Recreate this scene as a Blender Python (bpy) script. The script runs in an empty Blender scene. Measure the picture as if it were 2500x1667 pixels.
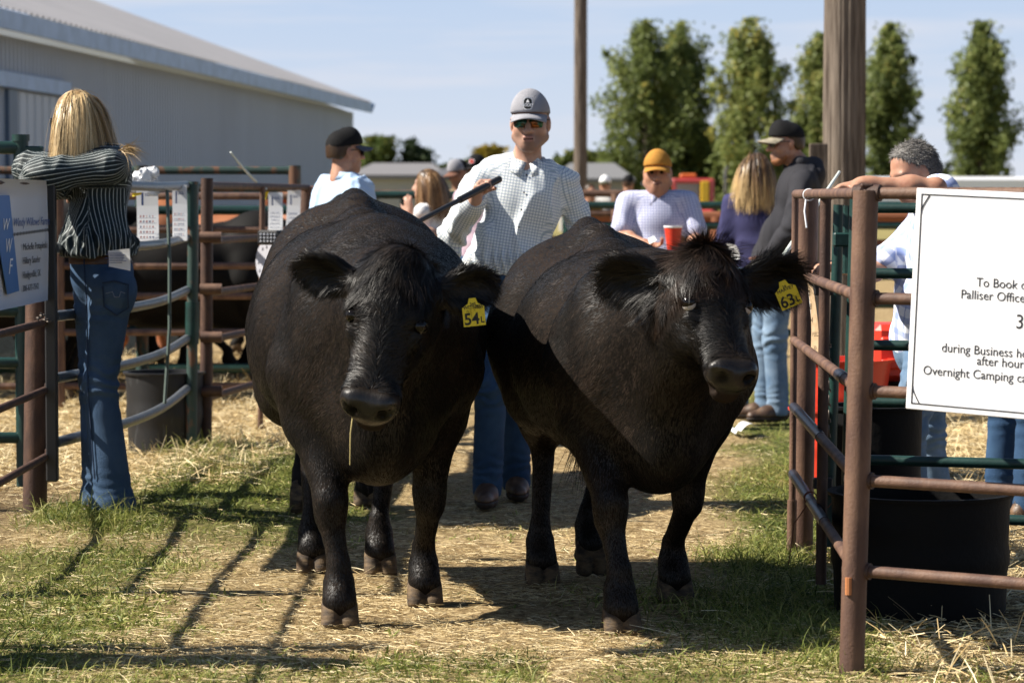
import bpy, math, random
import numpy as np
from mathutils import Vector, Matrix
random.seed(7)
RNG = np.random.default_rng(11)
SC = bpy.context.scene
COL = SC.collection
# ------------------------------------------------------------------ camera, sky, sun, exposure
F = 6600.0                      # focal length in pixels of the 2500 px wide photograph
CAMZ = 1.37
PITCH = math.atan(343.0 / F)
cam_data = bpy.data.cameras.new("camera")
cam = bpy.data.objects.new("camera", cam_data)
COL.objects.link(cam)
cam.location = (0, 0, CAMZ)
cam.rotation_euler = (math.pi / 2 - PITCH, 0, 0)
cam_data.sensor_width = 36.0
cam_data.lens = 36.0 * F / 2500.0
cam_data.clip_start = 0.1
cam_data.clip_end = 5000
cam_data.dof.use_dof = True
cam_data.dof.focus_distance = 9.4
cam_data.dof.aperture_fstop = 5.2
SC.camera = cam
SUN_EL = math.radians(43.0)
SUN_DIR = Vector((-1.0, -0.04, 0)).normalized()      # horizontal direction towards the sun
world = bpy.data.worlds.new("World")
SC.world = world
world.use_nodes = True
wn = world.node_tree
bg = wn.nodes["Background"]
sky = wn.nodes.new("ShaderNodeTexSky")
sky.sky_type = 'NISHITA'
sky.sun_disc = False
sky.sun_elevation = SUN_EL
sky.sun_rotation = math.atan2(SUN_DIR.x, SUN_DIR.y)
sky.air_density = 1.0
sky.dust_density = 0.6
sky.ozone_density = 2.0
# haze brightens the lowest sky; thin streaks of high cloud lie over it
tco = wn.nodes.new("ShaderNodeTexCoord")
sep = wn.nodes.new("ShaderNodeSeparateXYZ"); wn.links.new(tco.outputs["Generated"], sep.inputs[0])
band = wn.nodes.new("ShaderNodeValToRGB"); be = band.color_ramp.elements
be[0].position = 0.0; be[0].color = (0.347, 0.373, 0.418, 1)
be[1].position = 0.085; be[1].color = (0.248, 0.314, 0.418, 1)
wn.links.new(sep.outputs[2], band.inputs[0])
mp = wn.nodes.new("ShaderNodeMapping"); mp.inputs["Scale"].default_value = (5.0, 5.0, 60.0); mp.inputs["Rotation"].default_value = (0.03, 0.05, 0)
nz = wn.nodes.new("ShaderNodeTexNoise"); nz.inputs["Scale"].default_value = 1.6; nz.inputs["Detail"].default_value = 6; nz.inputs["Roughness"].default_value = .55
rp = wn.nodes.new("ShaderNodeValToRGB")
rp.color_ramp.elements[0].position = 0.46; rp.color_ramp.elements[0].color = (0, 0, 0, 1)
rp.color_ramp.elements[1].position = 0.75; rp.color_ramp.elements[1].color = (0.75, 0.75, 0.75, 1)
wn.links.new(tco.outputs["Generated"], mp.inputs["Vector"]); wn.links.new(mp.outputs[0], nz.inputs["Vector"]); wn.links.new(nz.outputs["Fac"], rp.inputs[0])
mxs = wn.nodes.new("ShaderNodeMixRGB"); mxs.inputs[2].default_value = (0.362, 0.373, 0.414, 1)
wn.links.new(rp.outputs[0], mxs.inputs[0]); wn.links.new(band.outputs[0], mxs.inputs[1])
SKY_S = 0.05
lift = wn.nodes.new("ShaderNodeMixRGB"); lift.blend_type = 'MULTIPLY'; lift.inputs[0].default_value = 1.0
lift.inputs[2].default_value = (1 / SKY_S, 1 / SKY_S, 1 / SKY_S, 1); wn.links.new(mxs.outputs[0], lift.inputs[1])
fade = wn.nodes.new("ShaderNodeMapRange"); fade.inputs["From Min"].default_value = 0.080; fade.inputs["From Max"].default_value = 0.17; fade.interpolation_type = 'SMOOTHSTEP'
wn.links.new(sep.outputs[2], fade.inputs["Value"])
fin = wn.nodes.new("ShaderNodeMixRGB"); wn.links.new(fade.outputs[0], fin.inputs[0])
wn.links.new(lift.outputs[0], fin.inputs[1]); wn.links.new(sky.outputs[0], fin.inputs[2]); wn.links.new(fin.outputs[0], bg.inputs[0])
bg.inputs[1].default_value = SKY_S
sun_data = bpy.data.lights.new("sun", 'SUN')
sun_data.energy = 5.0
sun_data.angle = math.radians(0.53)
sun_data.color = (1.0, 0.93, 0.82)
sun = bpy.data.objects.new("sun", sun_data)
COL.objects.link(sun)
sdir = Vector((SUN_DIR.x * math.cos(SUN_EL), SUN_DIR.y * math.cos(SUN_EL), math.sin(SUN_EL)))
sun.rotation_euler = sdir.to_track_quat('Z', 'Y').to_euler()
SC.view_settings.view_transform = 'Standard'
SC.view_settings.look = 'None'
SC.view_settings.exposure = 1.05
SC.view_settings.gamma = 1.0
SC.render.engine = 'CYCLES'
SC.cycles.max_bounces = 6
SC.cycles.diffuse_bounces = 2
SC.cycles.glossy_bounces = 2
SC.cycles.transparent_max_bounces = 8
# ------------------------------------------------------------------ where a picture point lies (u, v in a 2352 px wide view)
K = 2500.0 / 2352.0
CP, SP = math.cos(PITCH), math.sin(PITCH)
def W(u, v, D):
    """point seen at (u, v) at the distance D (world y)"""
    dx = (u * K - 1250.0) / F; dy = -(v * K - 833.5) / F
    y = CP + dy * SP; z = -SP + dy * CP
    t = D / y
    return np.array((dx * t, D, CAMZ + z * t))
def G(u, v, z0=0.0):
    dx = (u * K - 1250.0) / F; dy = -(v * K - 833.5) / F
    y = CP + dy * SP; z = -SP + dy * CP
    t = (z0 - CAMZ) / z
    return np.array((dx * t, y * t, z0))
def on_plane(x, y, p0, n):
    """where the ray through pixel (x, y) of the 2500 px photograph meets a plane"""
    dx = (x - 1250.0) / F; dy = -(y - 833.5) / F
    d = np.array((dx, CP + dy * SP, -SP + dy * CP)); c = np.array((0, 0, CAMZ))
    return c + d * float((np.asarray(p0) - c) @ n / (d @ n))
# ------------------------------------------------------------------ objects
def thing(name, label, cat, loc=(0, 0, 0), rotz=0.0, group=None, kind=None):
    o = bpy.data.objects.new(name, None)
    o.empty_display_size = 0.1
    COL.objects.link(o)
    o.location = tuple(float(c) for c in loc); o.rotation_euler = (0, 0, rotz)
    return tag(o, label, cat, group, kind)
def tag(o, label=None, cat=None, group=None, kind=None):
    if label: o["label"] = label
    if cat: o["category"] = cat
    if group: o["group"] = group
    if kind: o["kind"] = kind
    return o
def dup(root, loc, rotz, label=None, group=None, scale=None):
    r = root.copy(); COL.objects.link(r)
    r.location = loc; r.rotation_euler = (0, 0, rotz)
    if scale: r.scale = (scale,) * 3
    if label: r["label"] = label
    if group: r["group"] = group
    for ch in list(root.children):
        c = ch.copy(); COL.objects.link(c); c.parent = r
        for g in list(ch.children):
            d = g.copy(); COL.objects.link(d); d.parent = c
    return r
def mesh(name, V, Fc, mats=None, parent=None, smooth=True, attrs=None, mati=None):
    """V (n,3); Fc: one (m,3|4) array or a list of index tuples"""
    V = np.asarray(V, dtype=np.float32).reshape(-1, 3)
    me = bpy.data.meshes.new(name)
    if isinstance(Fc, np.ndarray):
        m, k = Fc.shape
        me.vertices.add(len(V)); me.vertices.foreach_set("co", V.ravel())
        me.loops.add(m * k); me.loops.foreach_set("vertex_index", Fc.astype(np.int32).ravel())
        me.polygons.add(m)
        me.polygons.foreach_set("loop_start", np.arange(0, m * k, k, dtype=np.int32))
        me.polygons.foreach_set("loop_total", np.full(m, k, dtype=np.int32))
        me.update(calc_edges=True)
    else:
        me.from_pydata(V.tolist(), [], [tuple(int(i) for i in f) for f in Fc]); me.update()
    if smooth:
        me.polygons.foreach_set("use_smooth", np.ones(len(me.polygons), dtype=bool))
    for mt in (mats if isinstance(mats, (list, tuple)) else [mats]):
        if mt: me.materials.append(mt)
    if mati is not None:
        me.polygons.foreach_set("material_index", np.asarray(mati, dtype=np.int32))
    for an, data in (attrs or {}).items():
        data = np.asarray(data, dtype=np.float32)
        if data.ndim == 1:
            a = me.attributes.new(an, 'FLOAT', 'POINT'); a.data.foreach_set("value", data)
        else:
            a = me.attributes.new(an, 'FLOAT_VECTOR', 'POINT'); a.data.foreach_set("vector", data.ravel())
    me.validate()
    o = bpy.data.objects.new(name, me)
    COL.objects.link(o)
    if parent: o.parent = parent
    return o
class MB:
    """collects pieces that make ONE mesh"""
    def __init__(s): s.v = []; s.f = []; s.n = 0
    def add(s, V, Fc):
        V = np.asarray(V, float).reshape(-1, 3)
        s.v.append(V); s.f += [tuple(int(i) + s.n for i in f) for f in Fc]; s.n += len(V); return s
    def box(s, c, size, R=None, bev=0.0):
        x, y, z = [d / 2.0 for d in size]
        if bev > 0:
            b = min(bev, x * .9, y * .9, z * .9); V = []
            for sx in (-1, 1):
                for sy in (-1, 1):
                    for sz in (-1, 1):
                        V += [(sx * x, sy * (y - b), sz * (z - b)), (sx * (x - b), sy * y, sz * (z - b)), (sx * (x - b), sy * (y - b), sz * z)]
            V = np.array(V)
            def i(sx, sy, sz, k): return ((sx > 0) * 4 + (sy > 0) * 2 + (sz > 0)) * 3 + k
            Fc = []
            for a in (-1, 1):
                q = [i(a, -1, -1, 0), i(a, 1, -1, 0), i(a, 1, 1, 0), i(a, -1, 1, 0)]; Fc.append(q if a > 0 else q[::-1])
                q = [i(-1, a, -1, 1), i(1, a, -1, 1), i(1, a, 1, 1), i(-1, a, 1, 1)]; Fc.append(q[::-1] if a > 0 else q)
                q = [i(-1, -1, a, 2), i(1, -1, a, 2), i(1, 1, a, 2), i(-1, 1, a, 2)]; Fc.append(q if a > 0 else q[::-1])
                for b_ in (-1, 1):
                    q = [i(a, b_, -1, 0), i(a, b_, 1, 0), i(a, b_, 1, 1), i(a, b_, -1, 1)]; Fc.append(q if a * b_ > 0 else q[::-1])
                    q = [i(a, -1, b_, 0), i(a, 1, b_, 0), i(a, 1, b_, 2), i(a, -1, b_, 2)]; Fc.append(q[::-1] if a * b_ > 0 else q)
                    q = [i(-1, a, b_, 1), i(1, a, b_, 1), i(1, a, b_, 2), i(-1, a, b_, 2)]; Fc.append(q if a * b_ > 0 else q[::-1])
                    for c_ in (-1, 1):
                        t = [i(a, b_, c_, 0), i(a, b_, c_, 1), i(a, b_, c_, 2)]; Fc.append(t if a * b_ * c_ > 0 else t[::-1])
        else:
            V = np.array([(a * x, b * y, c_ * z) for a in (-1, 1) for b in (-1, 1) for c_ in (-1, 1)])
            Fc = [(0, 1, 3, 2), (4, 6, 7, 5), (0, 4, 5, 1), (2, 3, 7, 6), (0, 2, 6, 4), (1, 5, 7, 3)]
        if R is not None: V = V @ np.asarray(R).T
        return s.add(V + np.asarray(c, float), Fc)
    def tube(s, P, r, n=12, caps=True):
        P = np.asarray(P, float); m = len(P)
        r = np.full(m, r) if np.isscalar(r) else np.asarray(r, float)
        T = np.gradient(P, axis=0); T /= np.linalg.norm(T, axis=1)[:, None] + 1e-12
        up = np.array((0, 0, 1.0)) if abs(T[0, 2]) < .9 else np.array((1.0, 0, 0))
        V = []
        for i in range(m):
            a = np.cross(up, T[i]); a /= np.linalg.norm(a) + 1e-12; b = np.cross(T[i], a)
            up = np.cross(T[i], a) if abs(T[i] @ up) > .9 else up
            for k in range(n):
                t = 2 * math.pi * k / n
                V.append(P[i] + r[i] * (a * math.cos(t) + b * math.sin(t)))
        Fc = [(i * n + k, i * n + (k + 1) % n, (i + 1) * n + (k + 1) % n, (i + 1) * n + k) for i in range(m - 1) for k in range(n)]
        if caps: Fc += [tuple(range(n))[::-1], tuple(range((m - 1) * n, m * n))]
        return s.add(V, Fc)
    def lathe(s, prof, c=(0, 0, 0), n=32, squash=(1, 1), wob=None):
        V = []; m = len(prof)
        for (r, z) in prof:
            for k in range(n):
                t = 2 * math.pi * k / n; q = r * (1 + (wob(t, z) if wob else 0))
                V.append((c[0] + q * math.cos(t) * squash[0], c[1] + q * math.sin(t) * squash[1], c[2] + z))
        return s.add(V, [(i * n + k, i * n + (k + 1) % n, (i + 1) * n + (k + 1) % n, (i + 1) * n + k) for i in range(m - 1) for k in range(n)])
    def build(s, name, mat, parent=None, smooth=False, autos=True):
        o = mesh(name, np.concatenate(s.v), s.f, mat, parent, smooth=smooth)
        if autos and not smooth:
            me = o.data
            me.polygons.foreach_set("use_smooth", np.ones(len(me.polygons), dtype=bool))
            me.set_sharp_from_angle(angle=math.radians(35))
        return o
# ------------------------------------------------------------------ noise
_TAB = np.random.default_rng(5).random(8192)
def vnoise(P, seed=0):
    P = np.asarray(P, float); I = np.floor(P).astype(np.int64); f = P - I; u = f * f * (3 - 2 * f)
    def h(a, b, c): return _TAB[((a * 73856093) ^ (b * 19349663) ^ (c * 83492791) ^ (seed * 2654435)) & 8191]
    x, y, z = I[..., 0], I[..., 1], I[..., 2]; r = 0
    for dx in (0, 1):
        wx = u[..., 0] if dx else 1 - u[..., 0]
        for dy in (0, 1):
            wy = u[..., 1] if dy else 1 - u[..., 1]
            for dz in (0, 1):
                wz = u[..., 2] if dz else 1 - u[..., 2]
                r = r + wx * wy * wz * h(x + dx, y + dy, z + dz)
    return r
def fbm(P, o=3, seed=0):
    P = np.asarray(P, float); r = 0; a = .5
    for i in range(o):
        r = r + a * (vnoise(P, seed + i) - .5); P = P * 2.03 + 17.1; a *= .5
    return r
def nrm(v):
    v = np.asarray(v, float); return v / (np.linalg.norm(v, axis=-1, keepdims=True) + 1e-12)
# ------------------------------------------------------------------ implicit surfaces
class Field:
    def __init__(s, lo, hi, h):
        s.lo = np.asarray(lo, float); s.h = h
        s.n = np.ceil((np.asarray(hi) - s.lo) / h).astype(int) + 1
        s.D = np.full(s.n, 0.15, dtype=np.float32)
        s.ax = [(s.lo[i] + h * np.arange(s.n[i])).astype(np.float32) for i in range(3)]
    def _sub(s, lo, hi, pad):
        i0 = np.clip(np.floor((np.asarray(lo) - pad - s.lo) / s.h).astype(int), 0, s.n - 1)
        i1 = np.clip(np.ceil((np.asarray(hi) + pad - s.lo) / s.h).astype(int) + 1, 1, s.n)
        if np.any(i1 <= i0): return None
        sl = tuple(slice(a, b) for a, b in zip(i0, i1))
        g = [s.ax[i][sl[i]] for i in range(3)]
        return sl, g[0][:, None, None], g[1][None, :, None], g[2][None, None, :]
    def _mix(s, sl, d, k, sub):
        A = s.D[sl]
        if sub:
            s.D[sl] = -_smin(-A, d, k)
        else:
            s.D[sl] = _smin(A, d, k)
    def rc(s, a, b, ra, rb, k=.03, sub=False, sq=None):
        a = np.asarray(a, float); b = np.asarray(b, float); r = max(ra, rb)
        q = s._sub(np.minimum(a, b) - r, np.maximum(a, b) + r, k + .03)
        if q is None: return s
        sl, X, Y, Z = q; ba = b - a; L = float(ba @ ba) + 1e-9
        px, py, pz = X - a[0], Y - a[1], Z - a[2]
        t = np.clip((px * ba[0] + py * ba[1] + pz * ba[2]) / L, 0, 1)
        d = np.sqrt((px - t * ba[0]) ** 2 + (py - t * ba[1]) ** 2 + (pz - t * ba[2]) ** 2) - (ra + (rb - ra) * t)
        s._mix(sl, d, k, sub); return s
    def chain(s, P, R, k=.03):
        for i in range(len(P) - 1): s.rc(P[i], P[i + 1], R[i], R[i + 1], k)
        return s
    def el(s, c, rad, R=None, k=.03, sub=False):
        c = np.asarray(c, float); rad = np.asarray(rad, float); m = float(rad.max())
        q = s._sub(c - m, c + m, k + .03)
        if q is None: return s
        sl, X, Y, Z = q; px, py, pz = X - c[0], Y - c[1], Z - c[2]
        if R is not None:
            R = np.asarray(R, float)            # rows are the ellipsoid's axes
            px, py, pz = [R[i, 0] * px + R[i, 1] * py + R[i, 2] * pz for i in range(3)]
        k0 = np.sqrt((px / rad[0]) ** 2 + (py / rad[1]) ** 2 + (pz / rad[2]) ** 2)
        k1 = np.sqrt((px / rad[0] ** 2) ** 2 + (py / rad[1] ** 2) ** 2 + (pz / rad[2] ** 2) ** 2)
        s._mix(sl, k0 * (k0 - 1) / (k1 + 1e-9), k, sub); return s
    def loft(s, st, k=.03):
        """st rows: x, centre z, half width, half height top, half height bottom, exponent"""
        st = np.asarray(st, float); st = st[np.argsort(st[:, 0])]
        X = s.ax[0]; xs = np.clip(X, st[0, 0], st[-1, 0])
        def it(c):                               # smooth interpolation along x
            m = np.gradient(st[:, c], st[:, 0])
            j = np.clip(np.searchsorted(st[:, 0], xs) - 1, 0, len(st) - 2)
            h = st[j + 1, 0] - st[j, 0]; t = (xs - st[j, 0]) / h
            return ((2 * t**3 - 3 * t**2 + 1) * st[j, c] + (t**3 - 2 * t**2 + t) * h * m[j] + (-2 * t**3 + 3 * t**2) * st[j + 1, c] + (t**3 - t**2) * h * m[j + 1])
        cz, hw, ht, hb, ex = [it(c).astype(np.float32)[:, None, None] for c in range(1, 6)]
        Y = s.ax[1][None, :, None]; Z = s.ax[2][None, None, :]
        dz = Z - cz; hz = np.where(dz > 0, ht, hb)
        ex = np.where(dz > 0, ex, 2.1); g = (np.abs(Y / hw) ** ex + np.abs(dz / hz) ** ex) ** (1 / ex)
        d = (g - 1) * np.minimum(hw, hz)
        dx = (np.maximum(X - st[-1, 0], st[0, 0] - X).clip(0))[:, None, None]
        d = np.sqrt(np.maximum(d, 0) ** 2 + dx ** 2) + np.minimum(d, 0) * (dx <= 0)
        s.D = _smin(s.D, np.minimum(d, .15).astype(np.float32), k); return s
    def cut(s, p, n):
        """remove what lies on the side n of the plane"""
        X, Y, Z = s.ax[0][:, None, None], s.ax[1][None, :, None], s.ax[2][None, None, :]
        s.D = np.maximum(s.D, ((X - p[0]) * n[0] + (Y - p[1]) * n[1] + (Z - p[2]) * n[2]).astype(np.float32)); return s
    def disp(s, fn, band=.05):
        """push the surface outwards by fn(points)"""
        m = np.abs(s.D) < band; I = np.argwhere(m); P = s.lo + I * s.h
        s.D[m] -= fn(P).astype(np.float32); return s
    def net(s, smooth=1):
        v = np.pad(s.D, 1, constant_values=.15); S = v < 0
        c = np.zeros(np.array(v.shape) - 1, np.int8); nx, ny, nz_ = c.shape
        for i in (0, 1):
            for j in (0, 1):
                for k in (0, 1): c += S[i:i + nx, j:j + ny, k:k + nz_]
        act = (c > 0) & (c < 8); A = np.argwhere(act)
        idx = np.full(c.shape, -1, np.int64); idx[act] = np.arange(len(A))
        cor = {(i, j, k): v[A[:, 0] + i, A[:, 1] + j, A[:, 2] + k] for i in (0, 1) for j in (0, 1) for k in (0, 1)}
        P = np.zeros((len(A), 3)); N = np.zeros(len(A))
        for a in cor:
            for ax in range(3):
                if a[ax] == 0:
                    b = list(a); b[ax] = 1; b = tuple(b); va, vb = cor[a], cor[b]
                    m = (va < 0) != (vb < 0); t = np.where(m, va / np.where(m, va - vb, 1), 0)
                    q = np.array(a, float)[None, :].repeat(len(A), 0); q[:, ax] += t
                    P += q * m[:, None]; N += m
        P = P / np.maximum(N, 1)[:, None] + A
        Fs = []
        for ax in range(3):
            o1, o2 = (ax + 1) % 3, (ax + 2) % 3
            a = [slice(None)] * 3; b = [slice(None)] * 3; a[ax] = slice(0, -1); b[ax] = slice(1, None)
            e = S[tuple(a)] != S[tuple(b)]; E = np.argwhere(e)
            E = E[(E[:, o1] > 0) & (E[:, o2] > 0) & (E[:, o1] < c.shape[o1]) & (E[:, o2] < c.shape[o2])]
            ins = S[E[:, 0], E[:, 1], E[:, 2]]
            def cell(d1, d2):
                q = E.copy(); q[:, o1] += d1; q[:, o2] += d2; return idx[q[:, 0], q[:, 1], q[:, 2]]
            q = np.stack([cell(-1, -1), cell(0, -1), cell(0, 0), cell(-1, 0)], 1)
            q[~ins] = q[~ins][:, ::-1]; Fs.append(q)
        Fq = np.concatenate(Fs); Fq = Fq[(Fq >= 0).all(1)]
        V = s.lo + (P - 1) * s.h
        for _ in range(smooth):
            acc = np.zeros_like(V); n = np.zeros(len(V))
            for i in range(4):
                np.add.at(acc, Fq[:, i], V[Fq[:, (i + 1) % 4]]); np.add.at(n, Fq[:, i], 1)
                np.add.at(acc, Fq[:, i], V[Fq[:, (i + 3) % 4]]); np.add.at(n, Fq[:, i], 1)
            V = V * .5 + acc / np.maximum(n, 1)[:, None] * .5
        return V, Fq
def _smin(a, b, k):
    h = np.clip(.5 + .5 * (b - a) / k, 0, 1)          # 1 where a is the smaller
    return b * (1 - h) + a * h - k * h * (1 - h)
def vnormals(V, Fq):
    n = np.cross(V[Fq[:, 2]] - V[Fq[:, 0]], V[Fq[:, 3]] - V[Fq[:, 1]])
    N = np.zeros_like(V)
    for i in range(4): np.add.at(N, Fq[:, i], n)
    return nrm(N)
def sample(V, Fq, n, rng=RNG, wt=None):
    a = np.linalg.norm(np.cross(V[Fq[:, 2]] - V[Fq[:, 0]], V[Fq[:, 3]] - V[Fq[:, 1]]), axis=1)
    if wt is not None: a = a * wt
    f = rng.choice(len(Fq), n, p=a / a.sum())
    u, w = rng.random(n)[:, None], rng.random(n)[:, None]
    q = Fq[f]
    P = (V[q[:, 0]] * (1 - u) + V[q[:, 1]] * u) * (1 - w) + (V[q[:, 3]] * (1 - u) + V[q[:, 2]] * u) * w
    return P, f
def ribbons(P, Dr, Nn, L, Wd, droop=0.0, curl=None, seg=3, tip=.15, grav=None):
    """blades: root P, direction Dr, face normal Nn, length L, width Wd; returns V, quads"""
    n = len(P); L = np.broadcast_to(L, n); Wd = np.broadcast_to(Wd, n)
    Dr = nrm(Dr); side = nrm(np.cross(Dr, Nn)); V = np.zeros((n, seg + 1, 2, 3)); p = P.copy(); d = Dr.copy()
    for i in range(seg + 1):
        w = Wd * (1 - (1 - tip) * (i / seg) ** 1.5) * .5
        V[:, i, 0] = p - side * w[:, None]; V[:, i, 1] = p + side * w[:, None]
        if grav is not None: d = nrm(d + grav * droop / seg)
        elif droop: d = nrm(d + np.array((0, 0, -1.0)) * droop / seg)
        if curl is not None: d = nrm(d + curl / seg)
        p = p + d * (L / seg)[:, None]
    base = (np.arange(n) * (seg + 1) * 2)[:, None, None]; k = (np.arange(seg) * 2)[None, :, None]
    Fq = base + k + np.array((0, 1, 3, 2))[None, None, :]
    return V.reshape(-1, 3), Fq.reshape(-1, 4)
def rotz(a):
    c, s = math.cos(a), math.sin(a); return np.array(((c, -s, 0), (s, c, 0), (0, 0, 1.0)))
class Frame:
    """a thing's own axes: origin o, turned by angle a about z"""
    def __init__(s, o, a): s.o = np.asarray(o, float); s.a = a; s.R = rotz(a)
    def __call__(s, p): return (np.asarray(p, float) - s.o) @ s.R
    def dirl(s, d): return np.asarray(d, float) @ s.R
# ------------------------------------------------------------------ materials
def mat(name, col, rough=.6, spec=.5, metal=0.0, noise=None, bump=None, attr=None, sheen=0.0, coat=0.0, trans=0.0, sss=0.0):
    """noise=(scale, other colour, lo, hi[, stretch]); bump=(scale, strength[, stretch])"""
    m = bpy.data.materials.new(name); m.use_nodes = True
    nt = m.node_tree; b = nt.nodes["Principled BSDF"]
    b.inputs["Base Color"].default_value = (*col, 1); b.inputs["Roughness"].default_value = rough
    b.inputs["Specular IOR Level"].default_value = spec; b.inputs["Metallic"].default_value = metal
    if sheen: b.inputs["Sheen Weight"].default_value = sheen; b.inputs["Sheen Roughness"].default_value = .4
    if coat: b.inputs["Coat Weight"].default_value = coat
    if trans: b.inputs["Transmission Weight"].default_value = trans
    if sss: b.inputs["Subsurface Weight"].default_value = sss; b.inputs["Subsurface Radius"].default_value = (.012, .005, .003); b.inputs["Subsurface Scale"].default_value = .6
    tc = nt.nodes.new("ShaderNodeTexCoord")
    def tex(scale, stretch=None, detail=5, rough_=.6):
        n = nt.nodes.new("ShaderNodeTexNoise"); n.inputs["Scale"].default_value = scale; n.inputs["Detail"].default_value = detail; n.inputs["Roughness"].default_value = rough_
        src = tc.outputs["Object"]
        if stretch:
            q = nt.nodes.new("ShaderNodeMapping"); q.inputs["Scale"].default_value = stretch
            nt.links.new(src, q.inputs["Vector"]); src = q.outputs[0]
        nt.links.new(src, n.inputs["Vector"]); return n.outputs["Fac"]
    if noise:
        f = tex(noise[0], noise[4] if len(noise) > 4 else None)
        r = nt.nodes.new("ShaderNodeValToRGB"); e = r.color_ramp.elements
        e[0].position, e[1].position = noise[2], noise[3]; e[0].color = (*col, 1); e[1].color = (*noise[1], 1)
        nt.links.new(f, r.inputs[0]); nt.links.new(r.outputs[0], b.inputs["Base Color"])
    if bump:
        f = tex(bump[0], bump[2] if len(bump) > 2 else None, 6)
        bn = nt.nodes.new("ShaderNodeBump"); bn.inputs["Strength"].default_value = bump[1]; bn.inputs["Distance"].default_value = .01
        nt.links.new(f, bn.inputs["Height"]); nt.links.new(bn.outputs[0], b.inputs["Normal"])
    return m
def attr_mix(m, an, stops):
    """colour from a float attribute through a ramp of (position, colour)"""
    nt = m.node_tree; b = nt.nodes["Principled BSDF"]
    a = nt.nodes.new("ShaderNodeAttribute"); a.attribute_name = an
    r = nt.nodes.new("ShaderNodeValToRGB"); e = r.color_ramp.elements
    while len(e) < len(stops): e.new(.5)
    for i, (p, c) in enumerate(stops): e[i].position = p; e[i].color = (*c, 1)
    nt.links.new(a.outputs["Fac"], r.inputs[0]); nt.links.new(r.outputs[0], b.inputs["Base Color"])
    return m
def text(s, size, mat_, parent, loc, R, name="lettering", depth=.0006, sx=1.0, shear=0.0, align='LEFT', space=1.0, bold=0.0, fit=None):
    cu = bpy.data.curves.new(name, 'FONT'); cu.body = s; cu.size = size; cu.extrude = depth; cu.shear = shear
    cu.align_x = align; cu.space_character = space; cu.resolution_u = 4
    if bold: cu.offset = bold
    t = bpy.data.objects.new(name, cu); COL.objects.link(t)
    dg = bpy.context.evaluated_depsgraph_get(); me = bpy.data.meshes.new_from_object(t.evaluated_get(dg))
    bpy.data.objects.remove(t); bpy.data.curves.remove(cu)
    o = bpy.data.objects.new(name, me); COL.objects.link(o)
    me.materials.clear(); me.materials.append(mat_)
    M = np.array(R, float).T.copy(); M[:, 0] *= sx      # R rows: right, up, out
    if fit:
        co = np.array([v.co[:] for v in me.vertices]); M[:, 0] *= fit / (np.ptp(co[:, 0]) + 1e-9)
    mw = Matrix(((*M[0], loc[0]), (*M[1], loc[1]), (*M[2], loc[2]), (0, 0, 0, 1)))
    me.transform(mw); o.parent = parent
    return o
# ------------------------------------------------------------------ cattle
M_HIDE = mat("black_hide", (.0060, .0050, .0043), rough=.75, spec=.12, noise=(2.4, (.030, .020, .0145), .42, .74), bump=(90, .25, (1, 1, .25)))
M_FUR = mat("black_hair", (.0085, .0070, .0060), rough=.46, spec=.27, noise=(2.4, (.040, .0265, .0190), .42, .74))
attr_mix(M_FUR, "tone", [(0, (.0028, .0024, .0022)), (.42, (.0065, .0053, .0045)), (.72, (.030, .0215, .016)), (1, (.075, .057, .045))])  # paler stops put the coat's sheen into the hair colour
M_FURB = mat("rusty_hair", (.010, .0075, .006), rough=.45, spec=.35, noise=(10, (.050, .027, .015), .4, .78))
M_PAD = mat("nose_leather", (.011, .009, .008), rough=.30, spec=.32, bump=(190, .8))
M_HOLE = mat("nostril_dark", (.002, .0015, .0015), rough=.8, spec=.05)
M_EYE = mat("dark_eye", (.006, .004, .003), rough=.12, spec=.35)
M_EYEW = mat("eye_white", (.45, .42, .4), rough=.2)
M_HOOF = mat("horn", (.135, .092, .052), rough=.7, spec=.2, noise=(22, (.045, .034, .026), .40, .62, (1, 1, 2.0)), bump=(30, .7, (.3, .3, 3)))
M_TAG = mat("yellow_tag", (.78, .60, .02), rough=.4)
M_INK = mat("black_ink", (.012, .012, .014), rough=.6)
def pad_nodes(m):
    nt = m.node_tree; b = nt.nodes["Principled BSDF"]; src = b.inputs["Base Color"].links[0].from_socket
    def at(n): a = nt.nodes.new("ShaderNodeAttribute"); a.attribute_name = n; return a.outputs["Fac"]
    p, h = at("pad"), at("hole")
    m1 = nt.nodes.new("ShaderNodeMixRGB"); m1.inputs[2].default_value = (.012, .010, .009, 1); nt.links.new(p, m1.inputs[0]); nt.links.new(src, m1.inputs[1])
    m2 = nt.nodes.new("ShaderNodeMixRGB"); m2.inputs[2].default_value = (.0012, .001, .001, 1); nt.links.new(h, m2.inputs[0]); nt.links.new(m1.outputs[0], m2.inputs[1]); nt.links.new(m2.outputs[0], b.inputs["Base Color"])
    r = nt.nodes.new("ShaderNodeMapRange"); r.inputs["To Min"].default_value = .8; r.inputs["To Max"].default_value = .25; nt.links.new(p, r.inputs["Value"]); nt.links.new(r.outputs[0], b.inputs["Roughness"])
    q = nt.nodes.new("ShaderNodeMath"); q.operation = 'SUBTRACT'; q.use_clamp = True; nt.links.new(p, q.inputs[0]); nt.links.new(h, q.inputs[1])
    r = nt.nodes.new("ShaderNodeMapRange"); r.inputs["To Min"].default_value = .07; r.inputs["To Max"].default_value = .45; nt.links.new(q.outputs[0], r.inputs["Value"]); nt.links.new(r.outputs[0], b.inputs["Specular IOR Level"])
pad_nodes(M_HIDE)
M_PENH = mat("dark_hide", (.004, .0035, .0032), rough=.7, spec=.15, noise=(3, (.009, .007, .006), .4, .75))
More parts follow.
